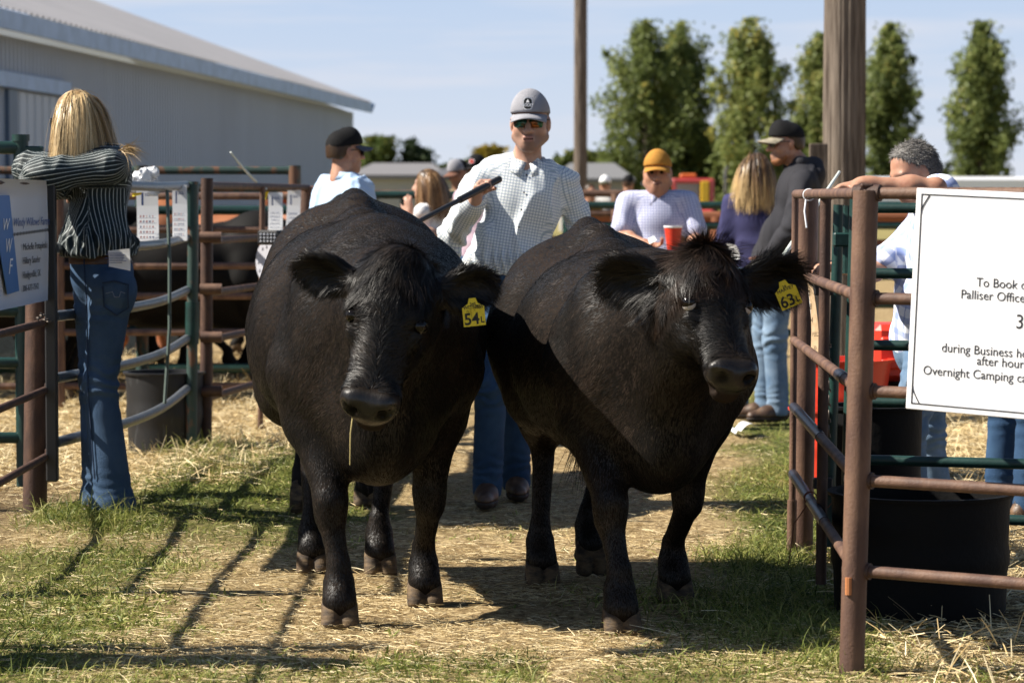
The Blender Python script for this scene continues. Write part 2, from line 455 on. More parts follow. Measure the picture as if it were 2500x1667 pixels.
def cow_mesh(fr, feet, poll, muz, ears, st, fine=.012, neck=None, lift=(0, 0, 0, 0), head_k=1.0, face_n=None, brisket=.46, rump=1.38, ear=1.0, dz=0.0):
    """everything in the animal's own axes: +x forward, +y its left. feet: RF, LF, RH, LH ground points"""
    fld = Field((-1.05, -.62, -.02), (1.45, .62, 1.62), fine)
    fld.loft(st)
    # spine ridge, hooks and pins of the rump
    rz = rump; fld.chain([(-.25, 0, rz - .10), (-.50, 0, rz - .05), (-.74, 0, rz - .015), (-.88, 0, rz - .13)], (.05, .04, .02, .03), .10); fld.el((-.66, 0, rz - .205), (.26, .30, .188), k=.06)
    for s in (-1, 1):
        fld.el((-.54, s * .21, rz - .27), (.16, .10, .08), k=.12)
        fld.el((-.80, s * .12, rz - .25), (.09, .08, .10), k=.10)
        fld.el((-.55, s * .20, .90 + dz), (.27, .17, .30), k=.10)              # thigh
        fld.el((.52, s * .185, .98 + dz), (.19, .10, .22), k=.07)              # shoulder blade
        fld.el((.58, s * .16, .80 + dz * .6), (.12, .12, .16), k=.10)               # point of shoulder
    # brisket and dewlap
    fld.el((.66, 0, brisket + .17), (.22, .14, .19), k=.12)
    fld.el((.45, 0, brisket + .13), (.24, .18, .14), k=.10)
    # neck
    nb = neck if neck is not None else (.62, 0, 1.02)
    p0 = np.array(poll) ; dirh = nrm(np.array(muz) - p0)
    fn = nrm(np.array(face_n)) if face_n is not None else np.array((1.0, 0, 0)); fn = nrm(fn - dirh * (fn @ dirh)); lf = np.cross(dirh, fn)
    lf = -lf if lf[1] < 0 else lf
    nk = p0 + dirh * .10 - fn * .14
    fld.rc(nb, nk, .26, .125, .12); fld.rc(np.array(nb) + (-.05, 0, .08), p0 + dirh * .05 - fn * .10, .17, .115, .12)
    fld.rc(np.array((.66, 0, brisket + .25)), p0 + dirh * .20 - fn * .17, .10, .07, .12)      # throat to brisket
    # legs
    joints = []
    for i, ft in enumerate(feet):
        s = -1 if i in (0, 2) else 1; ft = np.array(ft, float); z0 = lift[i]; f0 = ft + (0, 0, z0)
        if i < 2:
            sh = np.array((.48, s * .21, .82)); d = ft[0] - .50
            el = np.array((.44 + d * .25, s * .215 * .75 + ft[1] * .25, .66))
            kn = np.array((el[0] * .45 + ft[0] * .55 + .035, el[1] * .4 + ft[1] * .6, .375 + z0 * .5))
            fe = f0 + (-.035, 0, .135); pa = f0 + (0, 0, .075)
            fld.chain([sh + (0, 0, .10), sh, el], (.12, .145, .115), .045); fld.rc(el, kn + (0, 0, .04), .095, .054, .05)
            fld.el(kn, (.054, .055, .078), k=.03); fld.chain([kn + (0, 0, -.03), fe + (0, 0, .06), fe], (.042, .034, .041), .025)
            fld.el(fe + (-.028, 0, -.015), (.034, .04, .034), k=.025)
        else:
            hp = np.array((-.52, s * .21, .88)); d = ft[0] + .55
            stf = np.array((-.36 + d * .30, s * .235, .70)); hk = np.array((ft[0] - .15, s * .17 * .4 + ft[1] * .6, .47 + z0 * .7))
            fe = f0 + (-.05, 0, .145); pa = f0 + (-.01, 0, .08)
            fld.chain([hp, stf], (.20, .14), .08); fld.chain([hp + (-.14, 0, -.05), hk + (.0, 0, .10)], (.16, .062), .08)
            fld.rc(stf, hk + (.02, 0, .06), .125, .058, .07)
            fld.el(hk + (-.012, 0, .01), (.055, .043, .072), k=.03); fld.chain([hk + (.015, 0, -.04), fe + (0, 0, .05), fe], (.040, .032, .041), .025)
            fld.el(fe + (-.028, 0, -.015), (.034, .04, .034), k=.025)
        fld.chain([fe, pa], (.050, .054), .02); fld.rc(pa + (0, 0, .01), f0 + (-.016, 0, .090), .047, .047, .02)
        joints.append((f0, z0))
    # tail
    tp = np.array([(-.89, .0, 1.24), (-.96, .02, 1.08), (-.97, .03, .80), (-.96, .03, .55)])
    fld.chain(tp, (.035, .026, .022, .02), .03)
    # head, in its own axes: a down the face, n out of the face, l to its left
    h = head_k
    def H(a, n=0.0, l=0.0): return p0 + (dirh * a + fn * n + lf * l) * h
    Rh = np.stack([dirh, fn, lf])
    def E(a, n, l, r, k=.03, sub=False): fld.el(H(a, n, l), np.array(r) * h, Rh, k, sub)
    E(.09, -.035, 0, (.135, .085, .118), .04)                    # skull
    E(-.005, -.015, 0, (.055, .060, .060), .04)                  # poll
    fld.rc(H(.12, -.02), H(.36, -.035), .095 * h, .062 * h, .05)   # bridge
    fld.rc(H(.16, -.10), H(.38, -.075), .085 * h, .052 * h, .05)    # jaw
    for s in (-1, 1):
        E(.20, -.095, s * .062, (.105, .062, .045), .04)         # cheek
        E(.145, .012, s * .088, (.055, .030, .036), .03)         # brow
        E(.178, .006, s * .114, (.028, .028, .022), .012, True)  # eye socket
        E(.215, -.02, s * .088, (.045, .03, .024), .02)          # under the eye
        E(.425, -.015, s * .048, (.050, .044, .042), .025)       # nostril wing
        E(.30, -.04, s * .055, (.10, .035, .026), .03)
    E(.415, -.045, 0, (.072, .068, .082), .03)                   # muzzle
    E(.455, -.10, 0, (.035, .035, .052), .02)                    # lower lip, chin
    fld.rc(H(.452, -.078, -.075), H(.452, -.078, .075), .007, .007, .010, True)   # mouth
    for s in (-1, 1):
        E(.478, -.006, s * .045, (.027, .021, .019), .006, True); fld.rc(H(.470, -.008, s * .050), H(.450, -.002, s * .072), .012 * h, .008 * h, .006, True)
    # ears: (direction, opening direction)
    earp = []
    for s, (ed, op) in zip((-1, 1), ears):
        ed = nrm(np.array(ed)); op = np.array(op, float); op = nrm(op - ed * (op @ ed)); sd = np.cross(ed, op)
        eb = H(.055, -.055, s * .105); R3 = np.stack([ed, sd, op])
        fld.rc(eb, eb + ed * .06, .034, .032, .02)
        fld.el(eb + ed * .105 * ear, np.array((.098, .060, .028)) * ear, R3, .025)
        fld.el(eb + ed * .118 * ear + op * .026, np.array((.080, .042, .030)) * ear, R3, .012, True)
        earp.append((eb, ed, op, sd))
    fld.disp(lambda Q: fbm(Q * np.array((4.5, 4.5, 3.0)), 2, 151) * .030 * np.clip((Q[:, 2] - .45) * 5, 0, 1), .05)
    V, Fq = fld.net(1)
    V[:, 2] = np.maximum(V[:, 2], .004)
    return V, Fq, dict(H=H, dirh=dirh, fn=fn, lf=lf, p0=p0, ears=earp, feet=joints, h=h, tail=tp)
def hoof(parent, f0, ptc=0.0):
    fld = Field((-.11, -.085, -.01), (.11, .085, .14), .005)
    for s in (-1, 1):
        fld.rc((-.012, s * .029, .095), (.036, s * .033, .012), .034, .034, .010)
        fld.rc((-.03, s * .029, .07), (-.048, s * .031, .015), .032, .031, .010)
    fld.rc((.085, 0, -.02), (.028, 0, .11), .007, .004, .005, True)
    fld.cut((0, 0, 0), (0, 0, -1)); fld.cut((0, 0, .078), (.34, 0, .94))
    V, Fq = fld.net(1); c, s = math.cos(ptc), math.sin(ptc)
    V = V @ np.array(((c, 0, -s), (0, 1, 0), (s, 0, c)))
    V = V * np.array((.94, .92, 1.0)); return mesh("hoof", V + f0, Fq, M_HOOF, parent)
def coat(V, Fq, info, n, rng, face_len=.020, poll_len=.085, ear_len=.05, body_len=.026, wide=1.0):
    """hair lying over the hide, combed the way a coat grows"""
    N = vnormals(V, Fq)
    cen = V[Fq].mean(1); H, h = info["H"], info["h"]
    rel = cen - info["p0"]; a = rel @ info["dirh"] / h; nn = rel @ info["fn"] / h; l = rel @ info["lf"] / h
    head = (a > -.09) & (a < .52) & (nn > -.2) & (nn < .14) & (np.abs(l) < .16)
    ear = np.zeros(len(cen), bool)
    for eb, ed, op, sd in info["ears"]:
        q = cen - eb; ear |= (q @ ed > .035) & (np.linalg.norm(q - ed * (q @ ed)[:, None], axis=1) < .11) & (q @ ed < .28)
    wt = np.ones(len(cen)); wt[head] = 3.2; wt[ear] = 5; wt[(a > .405) & head] = 0; wt[(np.abs(a - .178) < .032) & (np.abs(np.abs(l) - .105) < .034) & head] = 0; wt[cen[:, 2] < .45] *= 2.6; wt[cen[:, 2] < .068] = 0
    P, f = sample(V, Fq, n, rng, wt)
    q = Fq[f]; Nf = nrm(np.cross(V[q[:, 2]] - V[q[:, 0]], V[q[:, 3]] - V[q[:, 1]]))
    Ns = nrm(N[q].mean(1)); hd, er = head[f] & ~ear[f], ear[f]
    aa, ll = a[f], l[f]
    flow = np.tile(np.array((-1.0, 0, -.45)), (n, 1))
    low = P[:, 2] < .62; flow[low] = (-.12, 0, -1)
    mid = (P[:, 2] >= .62) & (P[:, 2] < .95); flow[mid] = (-.75, 0, -.75)
    # head: from the whorl on the forehead outwards, then down the face
    w0 = info["p0"] + info["dirh"] * .10 * h
    rad = P - w0
    fh = rad * 6 + info["dirh"] * (.5 + 1.2 * np.clip(aa, 0, .4) / .4)[:, None]
    fh = np.where((aa > .16)[:, None], info["dirh"] * (-.35) + info["lf"] * np.clip(ll * 16, -1, 1)[:, None] * .9 + rad * .4, fh)
    fh = np.where((aa < .075)[:, None], info["dirh"] * .9 + info["fn"] * .45 + info["lf"] * (ll * 5)[:, None], fh)
    flow = np.where(hd[:, None], fh, flow)
    L = np.full(n, body_len) * (.6 + .8 * rng.random(n)); L[low] *= .55
    L[hd] = face_len * (.6 + .8 * rng.random(hd.sum()))
    top = hd & (aa < .085) & (np.abs(ll) < .095); L[top] = poll_len * (.35 + 1.0 * rng.random(top.sum())) * np.clip(.75 + fbm(P[top] * 26, 2, 37) * 1.6, .4, 1.4)
    L *= np.where(low & (P[:, 2] < .45), .7, 1); bro = hd & (aa >= .085) & (aa < .19); L[bro] = face_len * 1.7 * (.6 + .8 * rng.random(bro.sum()))
    for eb, ed, op, sd in info["ears"]:
        g = er & ((P - eb) @ ed > .0) & (np.linalg.norm(P - eb, axis=1) < .32)
        t = (P - eb) @ sd; flow = np.where(g[:, None], ed * .8 + sd * (t * 16)[:, None] - np.array((0, 0, .35)), flow)
        L[g] = ear_len * (.45 + .9 * rng.random(g.sum()))
    cl = np.stack([fbm(P * 14, 2, 3), fbm(P * 14, 2, 7), fbm(P * 14, 2, 9)], 1)
    cl2 = np.stack([fbm(P * 4, 2, 13), fbm(P * 4, 2, 17), fbm(P * 4, 2, 19)], 1)
    flow = nrm(flow) + cl * np.where(hd, 2.2, .75)[:, None] + cl2 * np.where(hd, 1.7, .95)[:, None] + rng.normal(0, .13, (n, 3))
    flow = flow - Ns * (flow * Ns).sum(1)[:, None]
    liftv = np.where(er, .28, np.where(top, .30, np.where(hd, .22, .06))) * (.5 + rng.random(n))
    Dr = nrm(nrm(flow) + Ns * liftv[:, None])
    fnm = nrm(Ns + rng.normal(0, 1, (n, 3)) * np.where(hd | er, .20, .15)[:, None])
    wd = np.where(er | top, .0016, .0019) * (.7 + .6 * rng.random(n)) * wide
    fx = nrm(flow); q3 = np.stack([P @ np.array((.35, 0, .25)), P[:, 1] * .6, P @ np.array((-.5, 0, .8))], 1)     # sheen streaks painted into the hair colour, along its lie
    tn_ = np.clip(.40 + fbm(P * np.array((7, 9, 5)), 3, 141) * .75 + fbm(q3 * np.array((6, 40, 60)), 2, 143) * .55 + rng.normal(0, .13, n), 0, 1)
    cur = np.stack([fbm(P * 30, 2, 23), fbm(P * 30, 2, 27), fbm(P * 30, 2, 29)], 1) * np.where(top | er, 2.4, .5)[:, None]
    return (*ribbons(P + Ns * .0005, Dr, fnm, L, wd, droop=.35, seg=3, tip=.12, grav=-Ns * .55 + np.array((0, 0, -.35)), curl=cur), top | bro, np.repeat(tn_, 8))
def ear_tag(parent, info, side, upv, rightv, big, small, at=.15, drop=.055):
    eb, ed, op, sd = info["ears"][side]
    upv = nrm(np.array(upv)); rightv = np.array(rightv, float); rightv = nrm(rightv - upv * (rightv @ upv)); out = np.cross(rightv, upv)
    c = eb + ed * at + op * .022 - upv * drop
    w, hh = .034, .040
    prof = [(-w, -hh), (w, -hh), (w, hh * .45), (w * .45, hh * .75), (w * .3, hh * 1.15), (-w * .3, hh * 1.15), (-w * .45, hh * .75), (-w, hh * .45)]
    V = [c + rightv * x + upv * y + out * z for z in (-.0012, .0012) for x, y in prof]
    n = len(prof); Fc = [tuple(range(n))[::-1], tuple(range(n, 2 * n))] + [(i, (i + 1) % n, n + (i + 1) % n, n + i) for i in range(n)]
    o = mesh("ear_tag", V, Fc, M_TAG, parent, smooth=False)
    R = np.stack([rightv, upv, out])
    def put(s, size, x, y, sx=1.0, b=0.0): text(s, size, M_INK, o, c + rightv * x + upv * y + out * .0016, R, "tag_number", .0002, sx, bold=b, align='CENTER')
    put(big[:2], .050, -.0075, -.034, .95, .0010); put(big[2], .026, .0245, -.031, .9, .0006)
    put(small[0], .015, 0, .0135, 1.0, .0003); put(small[1], .0125, 0, .0235 if len(small[0]) > 4 else .0245, 1.0, .0003)
    return o
def make_cow(fr, label, feet_w, poll_w, muz_w, ears_w, st, facew, fine, nhair, seed, neckw=None, lift=(0, 0, 0, 0), brisket=.46, pitch=(0, 0, 0, 0), rump=1.38, ear=1.0, rust=False, dz=0.0, eye_rim=False, head_k=1.0, **kw):
    rng = np.random.default_rng(seed)
    t = thing("cow", label, "cow", fr.o, fr.a, "black cattle")
    feet = [fr(f) for f in feet_w]
    V, Fq, info = cow_mesh(fr, feet, fr(poll_w), fr(muz_w), [(fr.dirl(a), fr.dirl(b)) for a, b in ears_w], st, fine,
                           neck=None if neckw is None else fr(neckw), lift=lift, rump=rump, ear=ear, dz=dz, head_k=head_k, face_n=fr.dirl(facew), brisket=brisket)
    rel = (V - info["p0"]) / info["h"]; a = rel @ info["dirh"]; n_ = rel @ info["fn"]; l = rel @ info["lf"]
    ss = lambda q: np.clip(q, 0, 1)
    pad = ss((a - .408) / .02) * ss((n_ + .075) / .02) * ss((.095 - np.abs(l)) / .01) * (a < .56)
    hole = np.maximum(ss(2.5 - np.sqrt((a - .470) ** 2 + (n_ + .006) ** 2 + (np.abs(l) - .046) ** 2) / .0115), ss(1.9 - np.sqrt((a - .455) ** 2 + (n_ + .002) ** 2 + (np.abs(l) - .066) ** 2) / .0065)) * (a > .3)
    mesh("body", V, Fq, M_HIDE, t, attrs={"pad": pad, "hole": hole})
    for (f0, z0), pc in zip(info["feet"], pitch): hoof(t, f0, pc)
    h = info["h"]; H = info["H"]
    for s in (-1, 1):
        fl = Field((-.03,) * 3, (.03,) * 3, .004); fl.el((0, 0, 0), (.024, .024, .024)); ev, ef = fl.net(2)
        e = mesh("eye", ev + H(.178, .004, s * .101), ef, M_EYE, t)
        if eye_rim: mesh("eye_white", ev * .98 + H(.1812, .001, s * .0988), ef, M_EYEW, e)
    if nhair:
        RV, RF, top, tns = coat(V, Fq, info, nhair, rng, **kw)
        tq = np.repeat(top, 3); tv = np.repeat(top, 8); ix = np.cumsum(tv) - 1; iy = np.cumsum(~tv) - 1
        mesh("coat", RV[~tv], iy[RF[~tq]], M_FUR, t, smooth=False, attrs={"tone": tns[~tv]})
        mesh("forelock", RV[tv], ix[RF[tq]], M_FURB if rust else M_FUR, t, smooth=False, attrs={"tone": tns[tv]})
        # tail switch
        tp = info["tail"]; k = 500
        P = tp[-1] + rng.normal(0, .012, (k, 3)) + np.array((0, 0, .06)) * rng.random((k, 1))
        D = np.tile(np.array((0, 0, -1.0)), (k, 1)) + rng.normal(0, .12, (k, 3))
        RV, RF = ribbons(P, D, rng.normal(0, 1, (k, 3)), .30 * (.5 + .6 * rng.random(k)), .003, curl=rng.normal(0, .25, (k, 3)), seg=5)
        mesh("tail_switch", RV, RF, M_FUR, t, smooth=False, attrs={"tone": np.full(len(RV), .3)})
    return t, info
#        x     cz    hw   ht   hb   exponent
ST1 = [(-.90, 1.10, .05, .10, .12, 2.0), (-.82, 1.06, .19, .25, .24, 1.4), (-.62, 1.00, .32, .32, .36, 1.45), (-.35, .92, .385, .385, .37, 1.9),
       (-.05, .90, .415, .41, .375, 2.1), (.22, .90, .385, .415, .35, 2.0), (.48, .92, .275, .405, .36, 1.75), (.68, .92, .20, .32, .34, 1.7), (.84, .90, .06, .12, .20, 2.0)]
ST2 = [(-.90, 1.02, .05, .10, .12, 2.0), (-.82, .99, .18, .23, .24, 1.4), (-.62, .93, .31, .30, .34, 1.5), (-.35, .86, .345, .345, .35, 1.9),
       (-.05, .84, .385, .365, .37, 2.1), (.22, .84, .345, .365, .345, 2.0), (.48, .86, .265, .35, .34, 1.75), (.68, .86, .19, .29, .32, 1.7), (.84, .84, .06, .12, .20, 2.0)]
N_HAIR = 240000
# near-left heifer, head hanging towards the camera
fr1 = Frame((-.507, 9.40, 0), math.atan2(-1.0, .115))
c1, i1 = make_cow(fr1, "black cow with head hanging low and tag 54L, on the left of the walking pair",
    [G(780, 1437), G(975, 1388), G(718, 1312), G(873, 1317)],
    W(915, 612, 8.22), W(838, 968, 8.02), [((-1, .22, .28), (.15, -1, -.35)), ((1, .25, .20), (-.1, -1, -.15))], ST1,
    W(880, 700, 7.0) - W(880, 760, 8.2) + np.array((-.10, 0, .30)), .0115, N_HAIR, 3, neckw=W(905, 725, 8.80), brisket=.475, rump=1.385, ear=1.05, head_k=1.02, face_len=.020, poll_len=.075, ear_len=.040)
ear_tag(c1, i1, 1, fr1.dirl((-.10, -.05, 1)), fr1.dirl((1, .1, .14)), "54L", ("WITNESS", "345"), at=.125, drop=.075)
# right heifer, turned slightly to the right of the picture
fr2 = Frame((.385, 9.35, 0), math.atan2(-1.0, .14))
c2, i2 = make_cow(fr2, "black shaggy-headed cow with tag 63L, on the right of the walking pair",
    [G(1427, 1452), G(1550, 1378), G(1245, 1338), G(1357, 1322)],
    W(1620, 602, 8.25), W(1692, 872, 7.98), [((-1, .35, .10), (-.25, -1, -.25)), ((1, .20, .20), (.1, -1, -.3))], ST2,
    np.array((.42, -1.0, .42)), .0115, N_HAIR, 4, neckw=W(1530, 800, 8.75), lift=(0, 0, 0, .035), brisket=.455, dz=-.065, eye_rim=True, rump=1.275, ear=1.12, head_k=.93, rust=True, pitch=(0, 0, 0, .5), face_len=.020, poll_len=.12, ear_len=.065)
ear_tag(c2, i2, 1, fr2.dirl((-.42, -.05, 1)), fr2.dirl((1, .1, .42)), "63L", ("HARVEY", "16"), at=.155, drop=.05)
# follower, mostly hidden behind the left heifer
fr3 = Frame((-.80, 12.75, 0), math.atan2(-1.0, .06))
cow3, i3 = make_cow(fr3, "black cow following close behind, hidden but for its feet", [np.array((-.91, 11.75, 0)), np.array((-.655, 12.15, 0)), np.array((-.95, 13.25, 0)), np.array((-.65, 13.45, 0))],
    np.array((-.77, 11.62, 1.05)), np.array((-.76, 11.28, .72)), [((-1, .3, .1), (0, -1, -.2)), ((1, .3, .1), (0, -1, -.2))], ST2, np.array((0, -1, .5)),
    .02, 0, 5, lift=(.06, 0, 0, 0), pitch=(.9, 0, 0, 0))

# a stalk of hay in the left cow's mouth
q = i1["H"](.452, -.065, -.045); qw = fr1.o + fr1.R @ q
b = MB(); b.tube([qw + (0, .02, .02), qw + (-.004, -.03, -.01), qw + (-.010, -.04, -.06), qw + (-.012, -.04, -.155)], [.0022, .0022, .0022, .0015], 6)
tag(b.build("hay_stalk", mat("hay", (.45, .36, .14), rough=.6)), "single hay stalk hanging from the left cow's mouth", "hay stalk")
# ------------------------------------------------------------------ ground
def ground_z(P):
    x, y = P[..., 0], P[..., 1]
    Q = np.stack([x, y, 0 * x], -1)
    z = fbm(Q * .9, 2, 31) * .05 + fbm(Q * 6, 2, 33) * .022
    z = z * np.clip((y - 3) / 4, 0, 1) - .012
    z += .07 * np.exp(-(((x + 1.35) / .55) ** 2 + ((y - 12.6) / 1.5) ** 2))          # grassy hump by the gate
    z += .05 * np.exp(-(((x + 1.75) / .35) ** 2 + ((y - 11.5) / .5) ** 2))
    z += .03 * np.exp(-(((x - 1.5) / .25) ** 2 + ((y - 8.2) / .25) ** 2))
    for fx, fy in FEET: z *= 1 - .85 * np.exp(-(((x - fx) / .16) ** 2 + ((y - fy) / .16) ** 2))
    return z
FEET = [tuple(G(u, v)[:2]) for u, v in ((780, 1437), (975, 1388), (718, 1312), (873, 1317), (1427, 1452), (1550, 1378), (1245, 1338), (1357, 1322))]
def sst(a, b, x): t = np.clip((x - a) / (b - a), 0, 1); return t * t * (3 - 2 * t)
def green(P):
    """how grassy a spot is, 0 straw to 1 lush"""
    x, y = P[..., 0], P[..., 1]; Q = np.stack([x, y, 0 * x], -1); n = fbm(Q * 1.6, 3, 41) * 1.5; n2 = fbm(Q * 5, 2, 45)
    right = sst(.42, .85, x + n * .35 - .10 * (y - 9)) * sst(8.0, 8.9, y + n * .6 + (x - .8) * .3) * (1 - sst(1.08, 1.3, x - .02 * (y - 8)) * (1 - sst(10.4, 10.9, y))) * (1 - sst(1.75, 2.1, x - (y - 11) * .05))
    right *= 1 - sst(18, 24, y)
    low = .55 * sst(.05, .5, x + n * .5) * (1 - sst(8.0, 8.4, y)) * (1 - sst(1.02, 1.12, x))
    hump = sst(-.40, -.85, x + n * .4) * np.exp(-((y - 12.9) / 2.3) ** 4) * (1 - sst(-1.6, -2.0, x) * 1.0)
    tuft = .8 * np.exp(-(((x + 1.72) / .30) ** 2 + ((y - 11.35) / .42) ** 2))
    left = .82 * sst(-.75, -1.3, x + n * .8) * (y < 11.2) * (1 - sst(10.2, 11.2, y)) * (1 - sst(-1.95, -2.1, x))
    fore = .6 * sst(8.25, 7.9, y + n * .3) * (x < .1)
    mid = .16 * sst(.0, .3, n) * (y < 20)
    return np.clip(np.maximum.reduce([right, low, hump, tuft, left, fore, mid]) + n2 * .25 * (right > .05), 0, 1)
def soil(P):
    x, y = P[..., 0], P[..., 1]
    r = sst(1.12, 1.4, x) * (y < 10.2) * (1 - sst(9.3, 10.2, y) * .6) * .75
    l = sst(-1.95, -2.1, x) * np.exp(-((y - 12) / 1.5) ** 2) * .8
    return np.clip(r + l, 0, 1)
ys = np.concatenate([np.linspace(-60, 4, 14)[:-1], np.linspace(4, 7.2, 22)[:-1], np.linspace(7.2, 14, 230)[:-1], np.linspace(14, 26, 150)[:-1], np.geomspace(26, 1500, 60)])
xs_ = np.concatenate([-np.geomspace(3.2, 900, 36)[::-1][:-1], np.linspace(-3.2, 3.2, 220)[:-1], np.geomspace(3.2, 900, 36)])
XX, YY = np.meshgrid(xs_, ys, indexing='ij')
GP = np.stack([XX, YY, 0 * XX], -1).reshape(-1, 3)
near = (GP[:, 1] < 40) & (np.abs(GP[:, 0]) < 12) & (GP[:, 1] > 3)
GP[near, 2] = ground_z(GP[near])
# a low hill behind the town
GP[:, 2] += np.where(GP[:, 1] > 200, 8.2 * np.exp(-(((GP[:, 0] + 30) / 17) ** 2 + ((GP[:, 1] - 420) / 60) ** 2)), 0)
ny_ = len(ys); I = (np.arange(len(xs_) - 1)[:, None] * ny_ + np.arange(ny_ - 1)[None, :]).ravel()
GF = np.stack([I, I + ny_, I + ny_ + 1, I + 1], 1)
m_ground = mat("straw_and_soil", (.30, .22, .12), rough=.95, spec=.1)
nt = m_ground.node_tree; pb = nt.nodes["Principled BSDF"]; tc = nt.nodes.new("ShaderNodeTexCoord")
def nnode(t, **k):
    n = nt.nodes.new(t)
    for a, b in k.items():
        if a in n.inputs: n.inputs[a].default_value = b
        else: setattr(n, a, b)
    return n
def L(a, b): nt.links.new(a, b)
def noise_(scale, st=None, det=8, ro=.65):
    n = nnode("ShaderNodeTexNoise", Scale=scale, Detail=det, Roughness=ro)
    if st:
        mm = nnode("ShaderNodeMapping"); mm.inputs["Scale"].default_value = st; L(tc.outputs["Object"], mm.inputs["Vector"]); L(mm.outputs[0], n.inputs["Vector"])
    else: L(tc.outputs["Object"], n.inputs["Vector"])
    return n.outputs["Fac"]
def ramp_(src, stops):
    r = nnode("ShaderNodeValToRGB"); e = r.color_ramp.elements
    while len(e) < len(stops): e.new(.5)
    for i, (p, c) in enumerate(stops): e[i].position = p; e[i].color = (*c, 1)
    L(src, r.inputs[0]); return r.outputs[0]
def mix_(f, a, b):
    m = nnode("ShaderNodeMixRGB"); L(f, m.inputs[0]); L(a, m.inputs[1]); L(b, m.inputs[2]); return m.outputs[0]
def attr_(n): a = nnode("ShaderNodeAttribute"); a.attribute_name = n; return a.outputs["Fac"]
straw_c = ramp_(noise_(38, (1, .6, 1)), [(.30, (.085, .054, .027)), (.46, (.27, .19, .095)), (.62, (.47, .355, .19)), (.8, (.62, .50, .30))])
grass_c = ramp_(noise_(22), [(.3, (.040, .036, .015)), (.55, (.105, .115, .030)), (.8, (.22, .21, .07))])
soil_c = ramp_(noise_(30), [(.3, (.05, .033, .02)), (.6, (.13, .09, .052)), (.85, (.24, .18, .10))])
cc = mix_(attr_("soil"), straw_c, soil_c); cc = mix_(attr_("grassy"), cc, grass_c)
far_c = ramp_(noise_(.05), [(.3, (.17, .15, .06)), (.6, (.26, .22, .09)), (.8, (.12, .13, .05))])
cc = mix_(attr_("far"), cc, far_c); L(cc, pb.inputs["Base Color"])
bn = nnode("ShaderNodeBump", Strength=.9, Distance=.02); L(noise_(45, None, 8, .7), bn.inputs["Height"]); L(bn.outputs[0], pb.inputs["Normal"])
g_ = green(GP); so = soil(GP); far = sst(35, 80, GP[:, 1])
tag(mesh("ground", GP, GF, m_ground, attrs={"grassy": g_, "soil": so, "far": far}), kind="structure")
# ------------------------------------------------------------------ straw, grass and weeds (nobody could count them)
def scatter(n, y0, y1, margin=.25, xr=None):
    """points over the visible wedge of ground, denser near the camera"""
    y = 1 / (1 / y1 + (1 / y0 - 1 / y1) * RNG.random(n)); hw = y * 1250 / F + margin
    x = (RNG.random(n) * 2 - 1) * hw
    return np.stack([x, y, 0 * x], 1)
m_straw = mat("dry_straw", (.40, .29, .14), rough=.6, spec=.25); attr_mix(m_straw, "tone", [(0, (.13, .083, .036)), (.28, (.40, .285, .13)), (.6, (.63, .49, .255)), (1, (.82, .70, .45))])
m_grass = mat("green_grass", (.08, .12, .03), rough=.5, spec=.25); attr_mix(m_grass, "tone", [(0, (.055, .078, .016)), (.33, (.155, .195, .040)), (.66, (.32, .33, .085)), (1, (.56, .49, .22))])
def leafy(m, f):
    """thin leaves let some light through"""
    nt = m.node_tree; b = nt.nodes["Principled BSDF"]; o = nt.nodes["Material Output"]
    t = nt.nodes.new("ShaderNodeBsdfTranslucent"); nt.links.new(b.inputs["Base Color"].links[0].from_socket, t.inputs[0])
    x = nt.nodes.new("ShaderNodeMixShader"); x.inputs[0].default_value = f; nt.links.new(b.outputs[0], x.inputs[1]); nt.links.new(t.outputs[0], x.inputs[2]); nt.links.new(x.outputs[0], o.inputs["Surface"])
leafy(m_grass, .30)
def tone(n, seg, lo=0., hi=1.): return np.repeat(lo + (hi - lo) * RNG.random(n), (seg + 1) * 2)
def lay(P, lift=.0): P = P.copy(); P[:, 2] = ground_z(P) + lift; return P
# straw
P = scatter(230000, 7.4, 17.0); gz = green(P); P = P[RNG.random(len(P)) > gz * .8]; n = len(P)
pat = np.clip(.55 + fbm(P * np.array((2.2, 3.5, 1)), 3, 51) * 2.2, .05, 1); P = P[RNG.random(n) < pat]; n = len(P)
P = lay(P, .004) + np.stack([np.zeros(n), np.zeros(n), RNG.random(n) ** 2 * .016], 1)
th = RNG.normal(0, .75, n) + np.where(RNG.random(n) < .12, 1.4, 0) - .25
Dd = np.stack([np.cos(th), np.sin(th), RNG.normal(.02, .12, n)], 1) * np.where(RNG.random(n) < .5, -1, 1)[:, None]; Dd[:, 2] = np.abs(Dd[:, 2])
Ls = .014 + .085 * RNG.random(n) ** 2.8 + np.where(RNG.random(n) < .035, .14 * RNG.random(n), 0)
RV, RF = ribbons(P, Dd, np.tile((0, 0, 1.0), (n, 1)) + RNG.normal(0, .5, (n, 3)), Ls, .0012 + .0014 * RNG.random(n), droop=.25, curl=RNG.normal(0, .12, (n, 3)), seg=2, tip=.6)
tag(mesh("straw", RV, RF, m_straw, smooth=False, attrs={"tone": tone(n, 2)}), "dry straw scattered over the trodden ground", "straw", kind="stuff")
